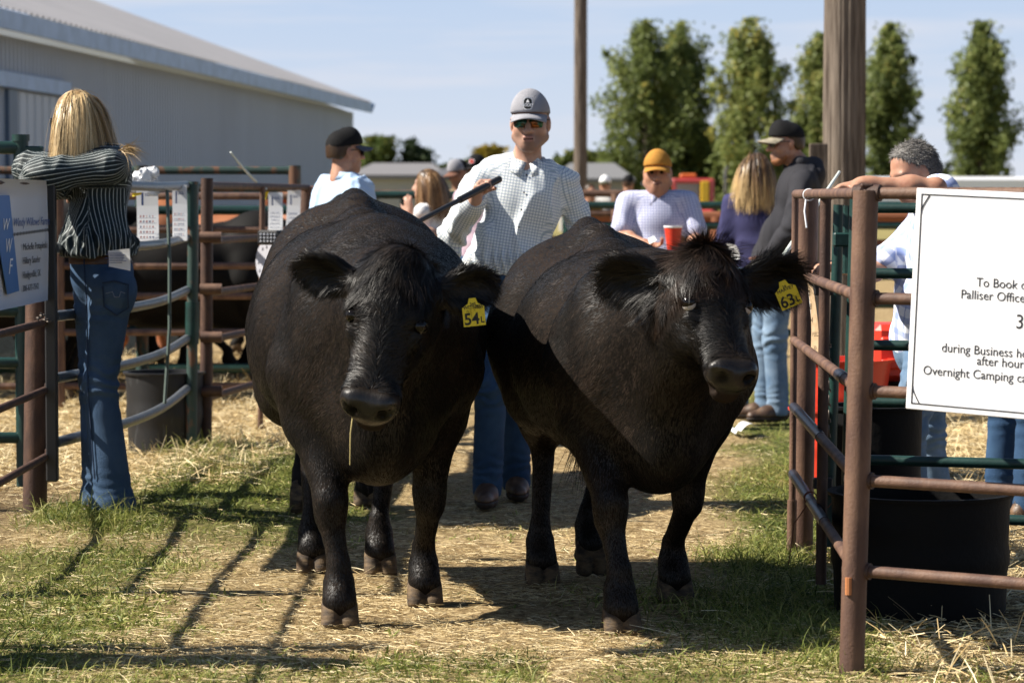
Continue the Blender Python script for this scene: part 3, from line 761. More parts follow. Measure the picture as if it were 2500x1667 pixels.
# chopped straw in the pens
P = np.stack([RNG.uniform(-5.5, -1.2, 60000), RNG.uniform(12.5, 24, 60000), np.zeros(60000)], 1); P2 = np.stack([RNG.uniform(1.15, 3.6, 45000), RNG.uniform(7.2, 17, 45000), np.zeros(45000)], 1)
P2 = P2[P2[:, 0] > np.where(P2[:, 1] < 10.6, 1.12, 1.95 + (P2[:, 1] - 10.6) * .05)]
P = lay(np.concatenate([P, P2]), .004); P = P[np.abs(P[:, 0]) < P[:, 1] * .19 + .4]; P = P[soil(P) * .75 < RNG.random(len(P))]; n = len(P)
P[:, 2] += RNG.random(n) ** 2 * .03
Dd = RNG.normal(0, 1, (n, 3)); Dd[:, 2] = np.abs(Dd[:, 2]) * .3
RV, RF = ribbons(P, Dd, np.tile((0, 0, 1.0), (n, 1)) + RNG.normal(0, .6, (n, 3)), .04 + .12 * RNG.random(n), .004, droop=.3, seg=2, tip=.6)
tag(mesh("pen_straw", RV, RF, m_straw, smooth=False, attrs={"tone": tone(n, 2, .25, 1)}), "golden straw bedding in the pens behind the railings", "straw", kind="stuff")
# grass blades
def blades(P, h0, h1, wd, spread=.5):
    n = len(P); D = np.stack([RNG.normal(0, spread, n), RNG.normal(0, spread, n), np.ones(n)], 1)
    fc = RNG.normal(0, 1, (n, 3)); fc[:, 2] *= .3
    return ribbons(P, D, fc, h0 + (h1 - h0) * RNG.random(n) ** 1.6, wd, droop=1.5, seg=3, tip=.1)
P = scatter(330000, 7.4, 22.0); gz = green(P); cl = np.clip(.5 + fbm(P * 3.2, 3, 61) * 2.4, 0, 1)
P = P[RNG.random(len(P)) < gz ** 1.3 * (.25 + cl)]; n = len(P); P = lay(P, -.003)
gz = green(P)
RV, RF = blades(P, .015, .035 + .065 * gz, .0028 + .0022 * RNG.random(n) + P[:, 1] * .00008, .55)
dry = np.clip(RNG.random(n) * .75 + (1 - gz) * .25 + fbm(P * 2.5, 2, 63) * .9, 0, 1)
tag(mesh("grass", RV, RF, m_grass, smooth=False, attrs={"tone": np.repeat(dry, 8)}), "short green grass growing beside the trodden path", "grass", kind="stuff")
# longer tufts along the posts and small leafy weeds
tv, tf, nn = [], [], 0
spots = [(-1.83, 11.35, .22, 900, .16), (-1.62, 11.15, .22, 900, .12), (.98, 10.4, .30, 1500, .12), (1.0, 7.95, .18, 700, .12), (.78, 9.3, .5, 2600, .10), (.88, 8.5, .40, 2200, .10), (-1.2, 13.4, .55, 2000, .12), (-1.66, 14.6, .3, 700, .2), (-1.5, 10.4, .3, 800, .07), (1.35, 7.7, .25, 350, .09)]
for x, y, r, k, hh in spots:
    P = np.stack([x + RNG.normal(0, r * .5, k), y + RNG.normal(0, r * .6, k), np.zeros(k)], 1); P = lay(P)
    a, b = blades(P, hh * .35, hh, .0042, .38); tv.append(a); tf.append(b + nn); nn += len(a)
tv = np.concatenate(tv); tf = np.concatenate(tf)
tag(mesh("tall_grass", tv, tf, m_grass, smooth=False, attrs={"tone": np.repeat(RNG.random(len(tv) // 8) * .85, 8)}), "taller grass tufts around the posts and the hump", "grass", kind="stuff")
P = scatter(16000, 7.5, 13.5); gz = green(P); w = np.clip(fbm(P * 2.4, 2, 71) * 3 + .1, 0, 1) * ((P[:, 0] < .3) | (P[:, 1] < 8.8)); P = lay(P[(RNG.random(len(P)) < (gz * .8 + .08) * w)])
k = 9; n = len(P); Pw = np.repeat(P, k, 0) + RNG.normal(0, .014, (n * k, 3)) * (1, 1, .3); Dw = RNG.normal(0, 1, (n * k, 3)); Dw[:, 2] = np.abs(Dw[:, 2]) * .7 + .2
RV, RF = ribbons(Pw, Dw, RNG.normal(0, .3, (n * k, 3)) + (0, 0, 1), .012 + .02 * RNG.random(n * k), .006 + .004 * RNG.random(n * k), droop=.4, seg=2, tip=.3)
tag(mesh("weeds", RV, RF, m_grass, smooth=False, attrs={"tone": np.repeat(.2 + .6 * RNG.random(n * k), 6)}), "small leafy weeds flattened on the trodden ground", "weeds", kind="stuff")
# ------------------------------------------------------------------ pipe fences, gates and what hangs on them
M_RUST = mat("brown_pipe", (.085, .046, .034), rough=.6, spec=.35, noise=(11, (.235, .135, .085), .40, .80, (1, 1, .35)), bump=(120, .25))
M_RUSTD = mat("dark_rusty_pipe", (.060, .034, .026), rough=.62, spec=.3, noise=(17, (.13, .07, .045), .45, .75, (1, 1, .4)), bump=(120, .3))
M_GREEN = mat("green_paint", (.008, .030, .026), rough=.42, spec=.45, noise=(12, (.013, .052, .044), .4, .7), bump=(80, .12))
M_GREENR = mat("chipped_green_paint", (.030, .058, .050), rough=.5, spec=.4, noise=(13, (.14, .07, .04), .50, .58, (1, 1, .35)), bump=(90, .2))
M_GALV = mat("galvanised_steel", (.19, .20, .21), rough=.42, metal=.6, noise=(30, (.13, .135, .14), .35, .7), bump=(60, .1))
M_TAPE = mat("black_tape", (.012, .012, .020), rough=.4)
M_BLACK = mat("black_steel", (.012, .012, .013), rough=.5)
M_WOOD = mat("grey_weathered_wood", (.20, .165, .135), rough=.9, spec=.1, noise=(9, (.065, .05, .04), .38, .66, (4, 4, .22)), bump=(12, 1.0, (5, 5, .2)))
M_WHITE = mat("white_board", (.87, .87, .89), rough=.5)
M_PAPER = mat("white_paper", (.78, .79, .80), rough=.8)
M_BLUE = mat("blue_print", (.045, .16, .42), rough=.5)
M_BLUEL = mat("dark_blue_print", (.05, .09, .25), rough=.5)
M_PRINT = mat("black_print", (.015, .015, .02), rough=.5)
M_REDP = mat("red_print", (.45, .06, .05), rough=.6)
M_CARD = mat("raw_cardboard", (.50, .36, .22), rough=.8, noise=(40, (.40, .28, .16), .4, .6))
M_RED = mat("red_plastic", (.62, .045, .022), rough=.38)
M_TUB = mat("black_rubber", (.0042, .0042, .0045), rough=.65, spec=.14, bump=(30, .3))
M_CHAIN = mat("chain_steel", (.12, .10, .085), rough=.45, metal=.7)
M_TWINE = mat("brown_twine", (.16, .05, .03), rough=.9)
M_CLEAR = mat("pale_plastic", (.55, .60, .56), rough=.25)
M_YEL = mat("yellow_ribbon", (.72, .55, .02), rough=.6)
def pipe(name, P, r, m, parent, n=14):
    b = MB(); b.tube(P, r, n); return b.build(name, m, parent)
def post(name, x, y, z0, z1, r, m, parent, lean=(0, 0), n=20, cap=True):
    b = MB(); P = np.array([(x, y, z0), (x + lean[0], y + lean[1], z1)]); b.tube(P, r, n); return b.build(name, m, parent)
GUP = np.array((0, 0, 1.0))
# ---- brown corner fence on the right
t = thing("pipe_fence", "brown rusty pipe fence corner at the right, rails taped black halfway", "fence", (1.02, 7.79, 0))
def loc(p, o): return np.asarray(p, float) - np.array(o)
o_ = (1.02, 7.79, 0); ZR = [.30, .563, .822, 1.09, 1.392]
A, B = np.array((1.005, 7.79)), np.array((1.128, 10.55)); DR = np.array((.86, -.51)); Cc = A + DR * 1.1
b = MB(); b.tube([loc((.985, 7.79, -.05), o_), loc((1.018, 7.79, 1.40), o_)], .0365, 26); b.build("post", M_RUST, t)
b = MB(); b.tube([loc((1.145, 10.62, -.05), o_), loc((1.160, 10.62, 1.385), o_)], .043, 24); b.build("post", M_RUST, t)
b = MB(); b.tube([loc((1.098, 10.55, .12), o_), loc((1.104, 10.55, 1.40), o_)], .0135, 12); b.tube([loc((1.096, 10.55, -.02), o_), loc((1.098, 10.55, .20), o_)], .019, 12); b.build("brace", M_RUST, t)
b = MB(); b.tube([loc((1.075, 9.35, 0.04), o_), loc((1.083, 9.35, 1.385), o_)], .019, 12); b.build("brace", M_RUSTD, t)
for i, z in enumerate(ZR):
    a3 = np.array((.992 + z * .02, 7.80, z)); b3 = np.array((1.098 + .006 * z, 10.55, z + .004)); rr = .0175
    pipe("rail", [loc(a3, o_), loc(b3, o_)], rr, M_RUST, t)
    e3 = np.array((Cc[0], Cc[1], z - .004)); pipe("rail", [loc(a3 + (0.0, 0, 0), o_), loc(e3, o_)], rr, M_RUST, t)
    d3 = np.array((*(DR / np.linalg.norm(DR)), 0)); f3 = nrm(b3 - a3)
    b = MB(); b.tube([loc(a3 - d3 * .035, o_), loc(a3 + d3 * .045, o_)], .0245, 16); b.tube([loc(a3 - f3 * .02, o_), loc(a3 + f3 * .05, o_)], .023, 16)
    b.box(loc(a3, o_) + np.array((0, -.01, .022)), (.035, .03, .012), bev=.004); b.build("collar", M_RUSTD, t)
    if i in (0, 1):
        s0, s1 = (.42, .995) if i == 0 else (.5, .99)
        pipe("tape", [loc(a3 + (b3 - a3) * s0, o_), loc(a3 + (b3 - a3) * s1, o_)], rr + .0022, M_TAPE, t)
    if i == 2: pipe("tape", [loc(a3 + (b3 - a3) * .18, o_), loc(a3 + (b3 - a3) * .26, o_)], rr + .002, M_TAPE, t)
b = MB(); b.tube([loc((.972, 7.76, .285), o_), loc((.972, 7.76, .235), o_)], .010, 8); b.build("hook", mat("bare_copper", (.42, .16, .06), rough=.5), t)
# ---- white board on that fence
s0 = np.array((1.115, 7.575, 1.0)); dr = nrm(np.array((.86, -.51, 0))); nn_ = np.array((dr[1], -dr[0], 0)); nn_ = nn_ if nn_[1] < 0 else -nn_
cr, sr_ = math.cos(math.radians(-2.6)), math.sin(math.radians(-2.6))
sr = dr * cr + GUP * sr_; su = -dr * sr_ + GUP * cr; RS = np.stack([sr, su, nn_])
tl, bl = on_plane(2238, 459, s0, nn_), on_plane(2209, 997, s0, nn_)
t = thing("sign_board", "white board with black border and camping booking notice on the right fence", "sign", tl)
Wd, Hg = .80, np.linalg.norm(tl - bl)
b = MB(); b.box(sr * Wd / 2 - su * Hg / 2 - nn_ * .004, (Wd, Hg, .008), RS.T, bev=.002); b.build("board", M_WHITE, t)
b = MB(); i_ = .017; th_ = .0035
for c_, sz in (((Wd / 2, -i_), (Wd - 2 * i_ - th_, th_)), ((Wd / 2, -Hg + i_), (Wd - 2 * i_ - th_, th_)), ((i_, -Hg / 2), (th_, Hg - 2 * i_ + th_)), ((Wd - i_, -Hg / 2), (th_, Hg - 2 * i_ + th_))):
    b.box(sr * c_[0] + su * c_[1] + nn_ * .0006, (*sz, .0012), RS.T)
for yy, sg in ((-Hg + i_ + .002, 1), (-i_ - .002, -1)):
    b.tube([sr * (i_ + .004 * math.sin(q * 3) * q) + su * (yy + sg * .05 * (1 - q)) + sr * q * .022 * q + nn_ * .001 for q in np.linspace(0, 1, 8)], .0016, 6)
b.build("border", M_PRINT, t)
for s, x, y, sz in (("To Book or", 2383, 699, .036), ("Palliser Office", 2345, 728, .036), ("3", 2478, 801, .056), ("during Business hours", 2298, 858, .036), ("after hours", 2384, 890, .036), ("Overnight Camping call", 2253, 913, .036)):
    text(s, sz, M_PRINT, t, on_plane(x, y, s0, nn_) - tl + nn_ * .0008, RS, "lettering", .0004, .93)
# ---- green gates behind the corner fence
t = thing("green_gate", "dark green tube gate behind the brown fence corner on the right", "gate", (1.3, 9.6, 0)); o_ = (1.3, 9.6, 0)
def gp(x, y, D): return W(x / K, y / K, D)
for (x0, y0, x1, y1, D, r) in ((2048, 500, 2018, 1010, 9.9, .020), (2093, 480, 2078, 1010, 9.45, .026)):
    a3, b3 = gp(x0, y0, D), gp(x1, y1, D); b3 = a3 + (b3 - a3) * ((a3[2] - .10) / (a3[2] - b3[2])); b3[0] = a3[0] - .03
    pipe("upright", [loc(a3, o_), loc(b3, o_)], r, M_GREEN, t, 14)
b = MB(); a3 = gp(2068, 585, 9.6); b.box(loc(a3, o_), (.10, .05, .05), bev=.006); b.tube([loc(a3 + (0, 0, .12), o_), loc(a3 - (0, 0, .12), o_)], .016, 10); b.build("latch", M_GREEN, t)
for z in (.27, .465, .668, .867, 1.118, 1.345):
    pipe("rail", [loc((1.19, 9.45, z), o_), loc((2.05, 9.2, z), o_)], .0185, M_GREEN, t)
for z in (.35, 1.05): 
    b = MB(); b.box(loc((1.125, 9.75, z), o_), (.07, .03, .04), bev=.004); b.build("hinge", M_BLACK, t)
# ---- chain and twine there
b = MB()
for k in range(16):
    c_ = gp(2024, 830, 9.7) - np.array((0, 0, k * .027)); q = [c_ + np.array((math.cos(a) * .007 * (k % 2), math.cos(a) * .007 * ((k + 1) % 2), math.sin(a) * .017)) for a in np.linspace(0, 2 * math.pi, 9)]
    b.tube(q, .003, 6)
tag(b.build("chain", M_CHAIN), "thin steel chain hanging beside the green gate on the right", "chain")
b = MB(); c0 = np.array((1.062, 9.55, .315))
b.tube([c0 + .023 * np.array((math.cos(a), .15 * a, math.sin(a))) for a in np.linspace(0, 12, 40)], .0022, 5)
b.tube([c0, c0 + (-.05, .1, -.10), c0 + (-.07, .1, -.25)], .002, 5); b.tube([c0, c0 + (.06, 0, -.03), c0 + (.10, 0, .02), c0 + (.13, 0, .015)], .002, 5)
tag(b.build("twine", M_TWINE), "reddish brown twine knotted round a taped rail", "twine")
# ---- measuring strip, zip tie
def sheet(name, quad, thick, m, label=None, cat=None, parent=None, bend=0.0, nseg=6, group=None):
    q = np.array(quad, float); n_ = nrm(np.cross(q[1] - q[0], q[3] - q[0])); V, Fc = [], []
    for side in (0, 1):
        for i in range(nseg + 1):
            f = i / nseg
            for j in range(3):
                g = j / 2; p = (q[0] * (1 - g) + q[1] * g) * (1 - f) + (q[3] * (1 - g) + q[2] * g) * f
                V.append(p + n_ * (bend * math.sin(f * 3.14) + side * thick))
    k = (nseg + 1) * 3
    for i in range(nseg):
        for j in range(2):
            a = i * 3 + j; Fc += [(a, a + 1, a + 4, a + 3), (a + k, a + 3 + k, a + 4 + k, a + 1 + k)]
    rim = [0, 1, 2] + [i * 3 + 2 for i in range(1, nseg + 1)] + [nseg * 3 + 1, nseg * 3] + [i * 3 for i in range(nseg - 1, 0, -1)]
    Fc += [(rim[i], rim[(i + 1) % len(rim)], rim[(i + 1) % len(rim)] + k, rim[i] + k) for i in range(len(rim))]
    o = mesh(name, V, Fc, m, parent, smooth=False); tag(o, label, cat, group); return o
D_ = 9.9
qd = [gp(1970, 682, D_), gp(1981, 682, D_ - .05), gp(2000, 894, D_ - .05), gp(1978, 878, D_)]
o = sheet("cardboard_strip", qd, .003, M_CARD, "tan cardboard strip with stamped letters hanging from the right fence rail", "cardboard strip", bend=.01)
for k, s in enumerate(("2", "8", "4", "FEED", "30")):
    p_ = gp(1974 + k * 3, 722 + k * 33, D_ - .06); text(s, .030 if k < 3 else .022, M_PRINT, o, p_, np.stack([(1, 0, 0), (0, 0, 1), (0, -1, 0)]), "stamp", .0004, .5)
sheet("paper_sheet", [gp(1972, 690, D_ + .03), gp(1992, 690, D_ - .02), gp(2003, 880, D_ - .02), gp(1990, 880, D_ + .03)], .001, M_PAPER, "white paper behind the tan cardboard strip on the right fence", "paper")
b = MB(); zc = np.array((1.086, 9.9, 1.392)); b.tube([zc + .021 * np.array((math.cos(a), 0, math.sin(a))) for a in np.linspace(0, 6.3, 18)], .0028, 6)
b.tube([zc + (-.012, -.01, -.018), zc + (-.018, -.02, -.06), zc + (-.010, -.02, -.12)], .004, 6); tag(b.build("zip_tie", M_WHITE), "white plastic tie hanging from the top rail by the right post", "tie")
# ---- leaning fibreglass sorting stick
a3, b3 = gp(2050, 419, 11.2), gp(1890, 660, 11.0); pipe_ = MB(); pipe_.tube([a3, (a3 + b3) / 2, b3 + (b3 - a3) * .4], [.006, .009, .011], 10)
pipe_.tube([b3 + (b3 - a3) * .35, b3 + (b3 - a3) * .5], .014, 10)
tag(pipe_.build("sorting_stick", M_CLEAR), "pale fibreglass sorting stick leaning behind the right fence post", "stick")
# ---- black tubs behind the right fence
def tub(name, x, y, r0, r1, h, label, m, cat, squash=(1, 1), ribs=2, group=None, wob=.0, rot=0):
    t = thing(name, label, cat, (x, y, 0), rot, group); b = MB(); w = .012
    prof = [(r0 * .2, .012), (r0, 0)]
    for k in range(13):
        f = k / 12; r = r0 + (r1 - r0) * f; z = h * f
        prof.append((r + (.006 if ribs and k in (5, 6) else 0), z))
    prof += [(r1 + .012, h - .012), (r1 + .014, h), (r1 - w, h), (r1 - w - (r1 - r0) * .6, h * .35), (r0 * .2, h * .33)]
    b.lathe(prof, n=40, squash=squash, wob=(lambda t_, z: wob * math.sin(2 * t_ + 1) * z / h + wob * .4 * math.sin(5 * t_)) if wob else None)
    b.build("tub_wall", m, t); return t
tub("feed_tub", 1.37, 9.02, .285, .295, .40, "wide black rubber feed tub on the ground behind the right fence", M_TUB, "tub", wob=.015)
tub("feed_tub", 1.375, 10.2, .165, .175, .60, "tall narrow black tub behind the near right fence post", M_TUB, "tub", wob=.01)
tub("feed_tub", -1.92, 14.9, .20, .21, .43, "black cut-down barrel with pale scuffs behind the grey panel", mat("scuffed_black_plastic", (.010, .010, .011), rough=.55, noise=(6, (.06, .063, .066), .62, .74, (3, 3, .6))), "barrel", wob=.03)
for k in range(2):
    tub("red_tub", 1.60 + .02 * k, 13.2, .19, .235, .34, ["bright red plastic tub at the bottom of the stack of two", "bright red plastic tub on top of the stack of two"][k], M_RED, "tub", group="stack of red tubs").location.z = .02 + .24 * k
b = MB(); b.box((1.93, 13.4, .625), (.30, .34, .28), bev=.03); 
for z in (.57, .68): b.box((1.93, 13.225, z), (.25, .03, .05), bev=.01)
tub("feed_tub", 1.93, 13.4, .20, .22, .48, "black tub that the red crate stands on", M_TUB, "tub")
tag(b.build("red_crate", M_RED), "square red plastic crate next to the stack of red tubs", "crate")
sheet("paper_sheet", [W(1688, 992, 15.9), W(1702, 998, 15.6), W(1742, 988, 15.8), W(1722, 982, 16.2)], .001, M_PAPER, "crumpled white paper lying on the grass at right", "paper", bend=.03).location.z = .02
sheet("paper_sheet", [W(1668, 988, 16.0), W(1690, 1002, 15.7), W(1697, 996, 15.8), W(1676, 984, 16.1)], .001, M_PAPER, "torn paper strip on the grass left of the crumpled paper", "paper", bend=.01).location.z = .015
# ---- left fence with the banner
t = thing("pipe_fence", "dark brown pipe fence running towards the viewer at the left edge", "fence", (-2.03, 11.6, 0)); o_ = (-2.03, 11.6, 0)
b = MB(); b.tube([loc((-2.062, 11.62, -.05), o_), loc((-2.03, 11.62, 1.42), o_)], .052, 24); b.build("post", M_RUSTD, t)
for yy in (9.35, 8.2, 6.3): b = MB(); b.tube([loc((-2.03, yy, -.05), o_), loc((-2.03, yy, 1.50), o_)], .052, 20); b.build("post", M_RUSTD, t)
for z in (.289, .572, .859, 1.15, 1.44): pipe("rail", [loc((-1.975, 11.56, z), o_), loc((-1.965, 6.2 if z == 1.15 else (8.2 if z == .859 else 9.35), z), o_)], .016 if z != 1.15 else .012, M_RUSTD, t)
for z in (.289, .572, .859): b = MB(); b.box(loc((-1.985, 11.60, z), o_), (.05, .07, .05), bev=.01); b.build("collar", M_RUSTD, t)
b = MB()
for k in range(14):
    f = k / 13; c_ = np.array((-1.95, 11.1 + .5 * f, .875 + .02 * math.sin(f * 9) + .015 * f)) - o_; q = [c_ + np.array((math.cos(a) * .010 * (k % 2), math.sin(a) * .022, math.cos(a) * .010 * ((k + 1) % 2))) for a in np.linspace(0, 2 * math.pi, 9)]
    b.tube(q, .004, 6)
tag(b.build("chain", M_CHAIN), "rusty chain lying along the rail under the blue and white banner", "chain").location = o_
# banner
n3 = np.array((1.0, 0, 0)); s0 = np.array((-1.952, 11, 1.2))
RB = np.stack([(0, 1.0, 0), (0, 0, 1.0), (1.0, 0, 0)])
def bp(x, y): return on_plane(x, y, s0, n3)
t = thing("banner", "white farm banner with blue stripe hung on the left fence", "banner", (-1.952, 11.0, 1.2)); o_ = np.array((-1.952, 11.0, 1.2))
tr, br = bp(118, 434), bp(119, 732); y0 = 9.9; zt, zb = 1.455, .952
Vb = []; NB = 24
for j in range(NB + 1):
    y = y0 + (tr[1] - y0) * j / NB
    for k in range(7):
        z = zb + (zt - zb) * k / 6; Vb.append((-1.952 + .006 * math.sin(y * 9 + z * 5) * (.3 + .7 * math.sin(k / 6 * 3.14)) - .003, y, z))
Vb = np.array(Vb) - o_; Vb2 = Vb - np.array((.004, 0, 0)); m7 = len(Vb)
Fb = [(j * 7 + k, (j + 1) * 7 + k, (j + 1) * 7 + k + 1, j * 7 + k + 1) for j in range(NB) for k in range(6)]
rim = [j * 7 for j in range(NB + 1)] + [NB * 7 + k for k in range(1, 7)] + [j * 7 + 6 for j in range(NB - 1, -1, -1)] + [k for k in range(5, 0, -1)]
Fb += [tuple(i + m7 for i in f[::-1]) for f in Fb] + [(rim[i], rim[(i + 1) % len(rim)], rim[(i + 1) % len(rim)] + m7, rim[i] + m7) for i in range(len(rim))]
mesh("cloth", np.concatenate([Vb, Vb2]), Fb, mat("white_vinyl", (.66, .66, .69), rough=.35, spec=.4), t)
up3 = np.array((.007, 0, 0))
def flat(name, pts, m, par, off):
    V = [p - o_ + up3 + np.array((off, 0, 0)) for p in pts]; k = len(V)
    return mesh(name, V + [v - np.array((.002, 0, 0)) for v in V], [tuple(range(k)), tuple(range(k, 2 * k))[::-1]] + [(i, (i + 1) % k, (i + 1) % k + k, i + k) for i in range(k)], m, par, smooth=False)
flat("blue_stripe", [bp(-28, 478), bp(19, 477), bp(43, 710), bp(14, 719)], M_BLUE, t, .0)
def btext(s, x0, y0_, x1, capn, m, shear=0.0, bold=.0, off=.0005):
    a, b_ = bp(x0, y0_), bp(x1, y0_); h_ = capn / 6600 * a[1]
    text(s, h_ / .70, m, t, a - o_ + up3 + np.array((off, 0, 0)), RB, "lettering", .0004, 1, shear, bold=bold, fit=b_[1] - a[1])
btext("Windy Willows Farms", 28, 553, 116, 21, M_BLUEL, .25)
btext("Michelle Potapinski", 52, 611, 111, 17, M_PRINT, 0, .0)
btext("Hillary Sauder", 51, 645, 94, 17, M_PRINT, 0, .0)
btext("Hodgeville, SK", 51, 680, 95, 17, M_PRINT, 0, .0)
btext("306-677-7542", 51, 712, 90, 15, M_PRINT, 0, .0)
btext("W", 0, 562, 16, 29, M_WHITE, .3, off=.002); btext("W", 7, 616, 22, 34, M_WHITE, .3, off=.002); btext("F", 15, 669, 25, 38, M_WHITE, .3, off=.002)
b = MB(); a, b_ = bp(28, 573), bp(116, 561)
for k in range(26):
    p_ = a + (b_ - a) * (k / 26) - o_ + up3; b.box(p_, (.001, (b_ - a)[1] / 26 * .55, .009 + .004 * (k % 2)))
b.build("rope_line", M_PRINT, t)
# ---- green gate standing behind the banner
t = thing("green_gate", "dark green gate with hinge stub behind the banner on the left", "gate", (-2.25, 12.2, 0)); o_ = (-2.25, 12.2, 0)
a3 = gp(51, 345, 12.2); pipe("upright", [loc(a3, o_), loc((a3[0], 12.2, .08), o_)], .034, M_GREEN, t)
b = MB(); c_ = gp(80, 372, 12.2); b.box(loc(c_, o_), (.10, .05, .055), bev=.006); b.tube([loc(a3 - (0, 0, .0), o_), loc(a3 + (0, 0, .03), o_)], .040, 14); b.build("hinge", M_GREEN, t)
a3 = gp(50, 361, 12.2); pipe("rail", [loc(a3, o_), loc((a3[0] - 1.2, 11.9, a3[2]), o_)], .030, M_GREEN, t)
for y in (1068, 886, 760, 640, 520): a3 = gp(60, y, 12.2); pipe("rail", [loc(a3, o_), loc((a3[0] - 1.2, 11.9, a3[2] + .02), o_)], .026, M_GREEN, t)
# ---- grey bowed panel
t = thing("gate_panel", "bowed galvanised gate panel between the upright coloured dark for shade and the green upright", "gate", (-1.85, 13, 0)); o_ = (-1.85, 13, 0)
e0, e1 = np.array((-1.935, 11.42)), np.array((-1.775, 14.75))
for i, z in enumerate((.347, .62, .883, 1.17, 1.455)):
    P = []
    for f in np.linspace(0, 1, 15): q = e0 + (e1 - e0) * f; P.append(loc((q[0] + .085 * math.sin(math.pi * f) ** 1.1, q[1], z - .015 * math.sin(math.pi * f)), o_))
    pipe("rail", P, .023, M_GALV, t, 16)
b = MB(); b.box(loc((-1.945, 11.40, .82), o_), (.048, .05, 1.27), bev=.006); b.build("end_upright", M_BLACK, t)  # near-black colour carries the shade on the side facing the camera
pipe("end_upright", [loc((-1.755, 14.75, .02), o_), loc((-1.735, 14.75, 1.475), o_)], .030, M_GREENR, t)
for z in (.66, 1.30): pipe("sleeve", [loc((-1.748, 14.75, z - .07), o_), loc((-1.744, 14.75, z + .16), o_)], .038, M_GREEN, t)
# thin rod tied across it
pipe_ = MB(); pipe_.tube([gp(408, 465, 13.6), gp(414, 640, 13.5), gp(414, 800, 13.5), gp(402, 985, 13.4)], .009, 8)
tag(pipe_.build("sorting_stick", mat("dull_green_rod", (.07, .10, .085), rough=.5)), "thin dull green rod leaning upright on the grey panel", "stick")
# ---- brown panel along the alley
t = thing("pipe_fence", "brown pipe fence along the left alley with a vertical stay", "fence", (-1.70, 14.95, 0)); o_ = (-1.70, 14.95, 0)
pipe("post", [loc((-1.70, 14.95, -.03), o_), loc((-1.683, 14.95, 1.495), o_)], .034, M_RUSTD, t, 18)
f0, f1 = np.array((-1.685, 14.95)), np.array((-1.33, 17.6))
for z in (.282, .60, .86, 1.15, 1.455): pipe("rail", [loc((*f0, z), o_), loc((*f1, z), o_)], .021, M_RUSTD, t)
for z in (.32, .62, .885, 1.17): b = MB(); b.tube([loc((-1.72, 14.9, z), o_), loc((-1.60, 14.9, z), o_)], .030, 12); b.build("collar", M_RUST, t)
q = f0 + (f1 - f0) * .48; pipe("stay", [loc((q[0], q[1], 0), o_), loc((q[0] + .02, q[1], 1.455), o_)], .017, M_RUST, t)
pipe("post", [loc((*f1, -.03), o_), loc((f1[0], f1[1], 1.46), o_)], .060, M_RUST, t, 18)
b = MB(); b.tube([loc((*f1, 1.10), o_), loc((*f1, 1.20), o_)], .0625, 18); b.build("label_band", M_PAPER, t)
# sheets of paper on the two fences
def notes(x0, x1, y0, y1, D, label, red, tilt=0):
    q = [gp(x0, y0, D), gp(x1, y0, D), gp(x1 + tilt, y1, D - .05), gp(x0 + tilt, y1, D - .05)]
    o = sheet("paper_sheet", q, .0012, M_PAPER, label, "paper", bend=.01, group="papers on the fences")
    b = MB(); b2 = MB(); w = q[1][0] - q[0][0]; h = q[0][2] - q[3][2]; rr = random.Random(x0)
    def at(f, g): return q[0] * (1 - f) * (1 - g) + q[1] * f * (1 - g) + q[3] * (1 - f) * g + q[2] * f * g + np.array((0, -.013, 0))
    b.box(at(.30, .22), (w * .10, .001, h * .22)); b.box(at(.62, .16), (w * .40, .001, h * .015)); b.box(at(.6, .13), (w * .36, .001, h * .012))
    for k in range(5):
        g = .52 + k * .09; b.box(at(.5, g + .03), (w * .8, .001, h * .006))
        for j in range(5): (b2 if rr.random() < red else b).box(at(.2 + j * .14, g), (w * .06 * (.5 + rr.random()), .001, h * .03))
    b.build("writing", M_BLUEL, o)
    if b2.v: b2.build("red_writing", M_REDP, o)
notes(332, 385, 455, 596, 13.75, "larger paper with red writing under the plastic bag on the grey panel", .7, 3)
notes(420, 456, 452, 588, 14.3, "narrow paper beside the green upright on the grey panel", .3, 1)
notes(655, 690, 470, 566, 16.4, "narrow paper with yellow ribbon beside it on the brown fence", 0, 0)
notes(702, 735, 464, 575, 17.2, "paper wrapped near the last thick post of the brown fence", 0, -5)
o = sheet("paper_sheet", [gp(423, 465, 14.3), gp(436, 465, 14.3), gp(434, 503, 14.3), gp(424, 503, 14.3)], .001, mat("cream_paper", (.7, .68, .5), rough=.8), "small cream card left of the narrow paper on the grey panel", "paper")
# plastic bag: crumpled
fl = Field((-.10, -.07, -.08), (.10, .07, .10), .006); rr = np.random.default_rng(8)
for k in range(14): fl.el(rr.normal(0, .025, 3) * (1.3, .7, 1), (.030, .018, .028), k=.015)
fl.disp(lambda P: fbm(P * 55, 3, 81) * .035); V, Fq = fl.net(0)
tag(mesh("plastic_bag", V + gp(352, 440, 13.6), Fq, mat("white_film", (.80, .82, .85), rough=.25, spec=.5, trans=.3)), "crumpled white plastic bag on the top rail of the grey panel", "bag")
# bendy white rod, ribbons
b = MB(); b.tube([gp(563, 372, 16.0), gp(600, 418, 16.1), gp(640, 458, 16.3), gp(652, 462, 16.3)], [.006, .008, .008, .006], 8); tag(b.build("bent_rod", M_CLEAR), "bent white rod sticking up from the brown fence", "rod")
sheet("ribbon", [gp(650, 468, 16.3), gp(657, 468, 16.3), gp(645, 494, 16.3), gp(636, 492, 16.3)], .002, M_YEL, "yellow ribbon tied to the bent white rod", "ribbon", bend=.01)
sheet("ribbon", [gp(322, 472, 13.6), gp(346, 470, 13.6), gp(344, 476, 13.6), gp(323, 480, 13.6)], .002, M_YEL, "yellow ribbon on the grey panel beside the larger paper", "ribbon", bend=.005)
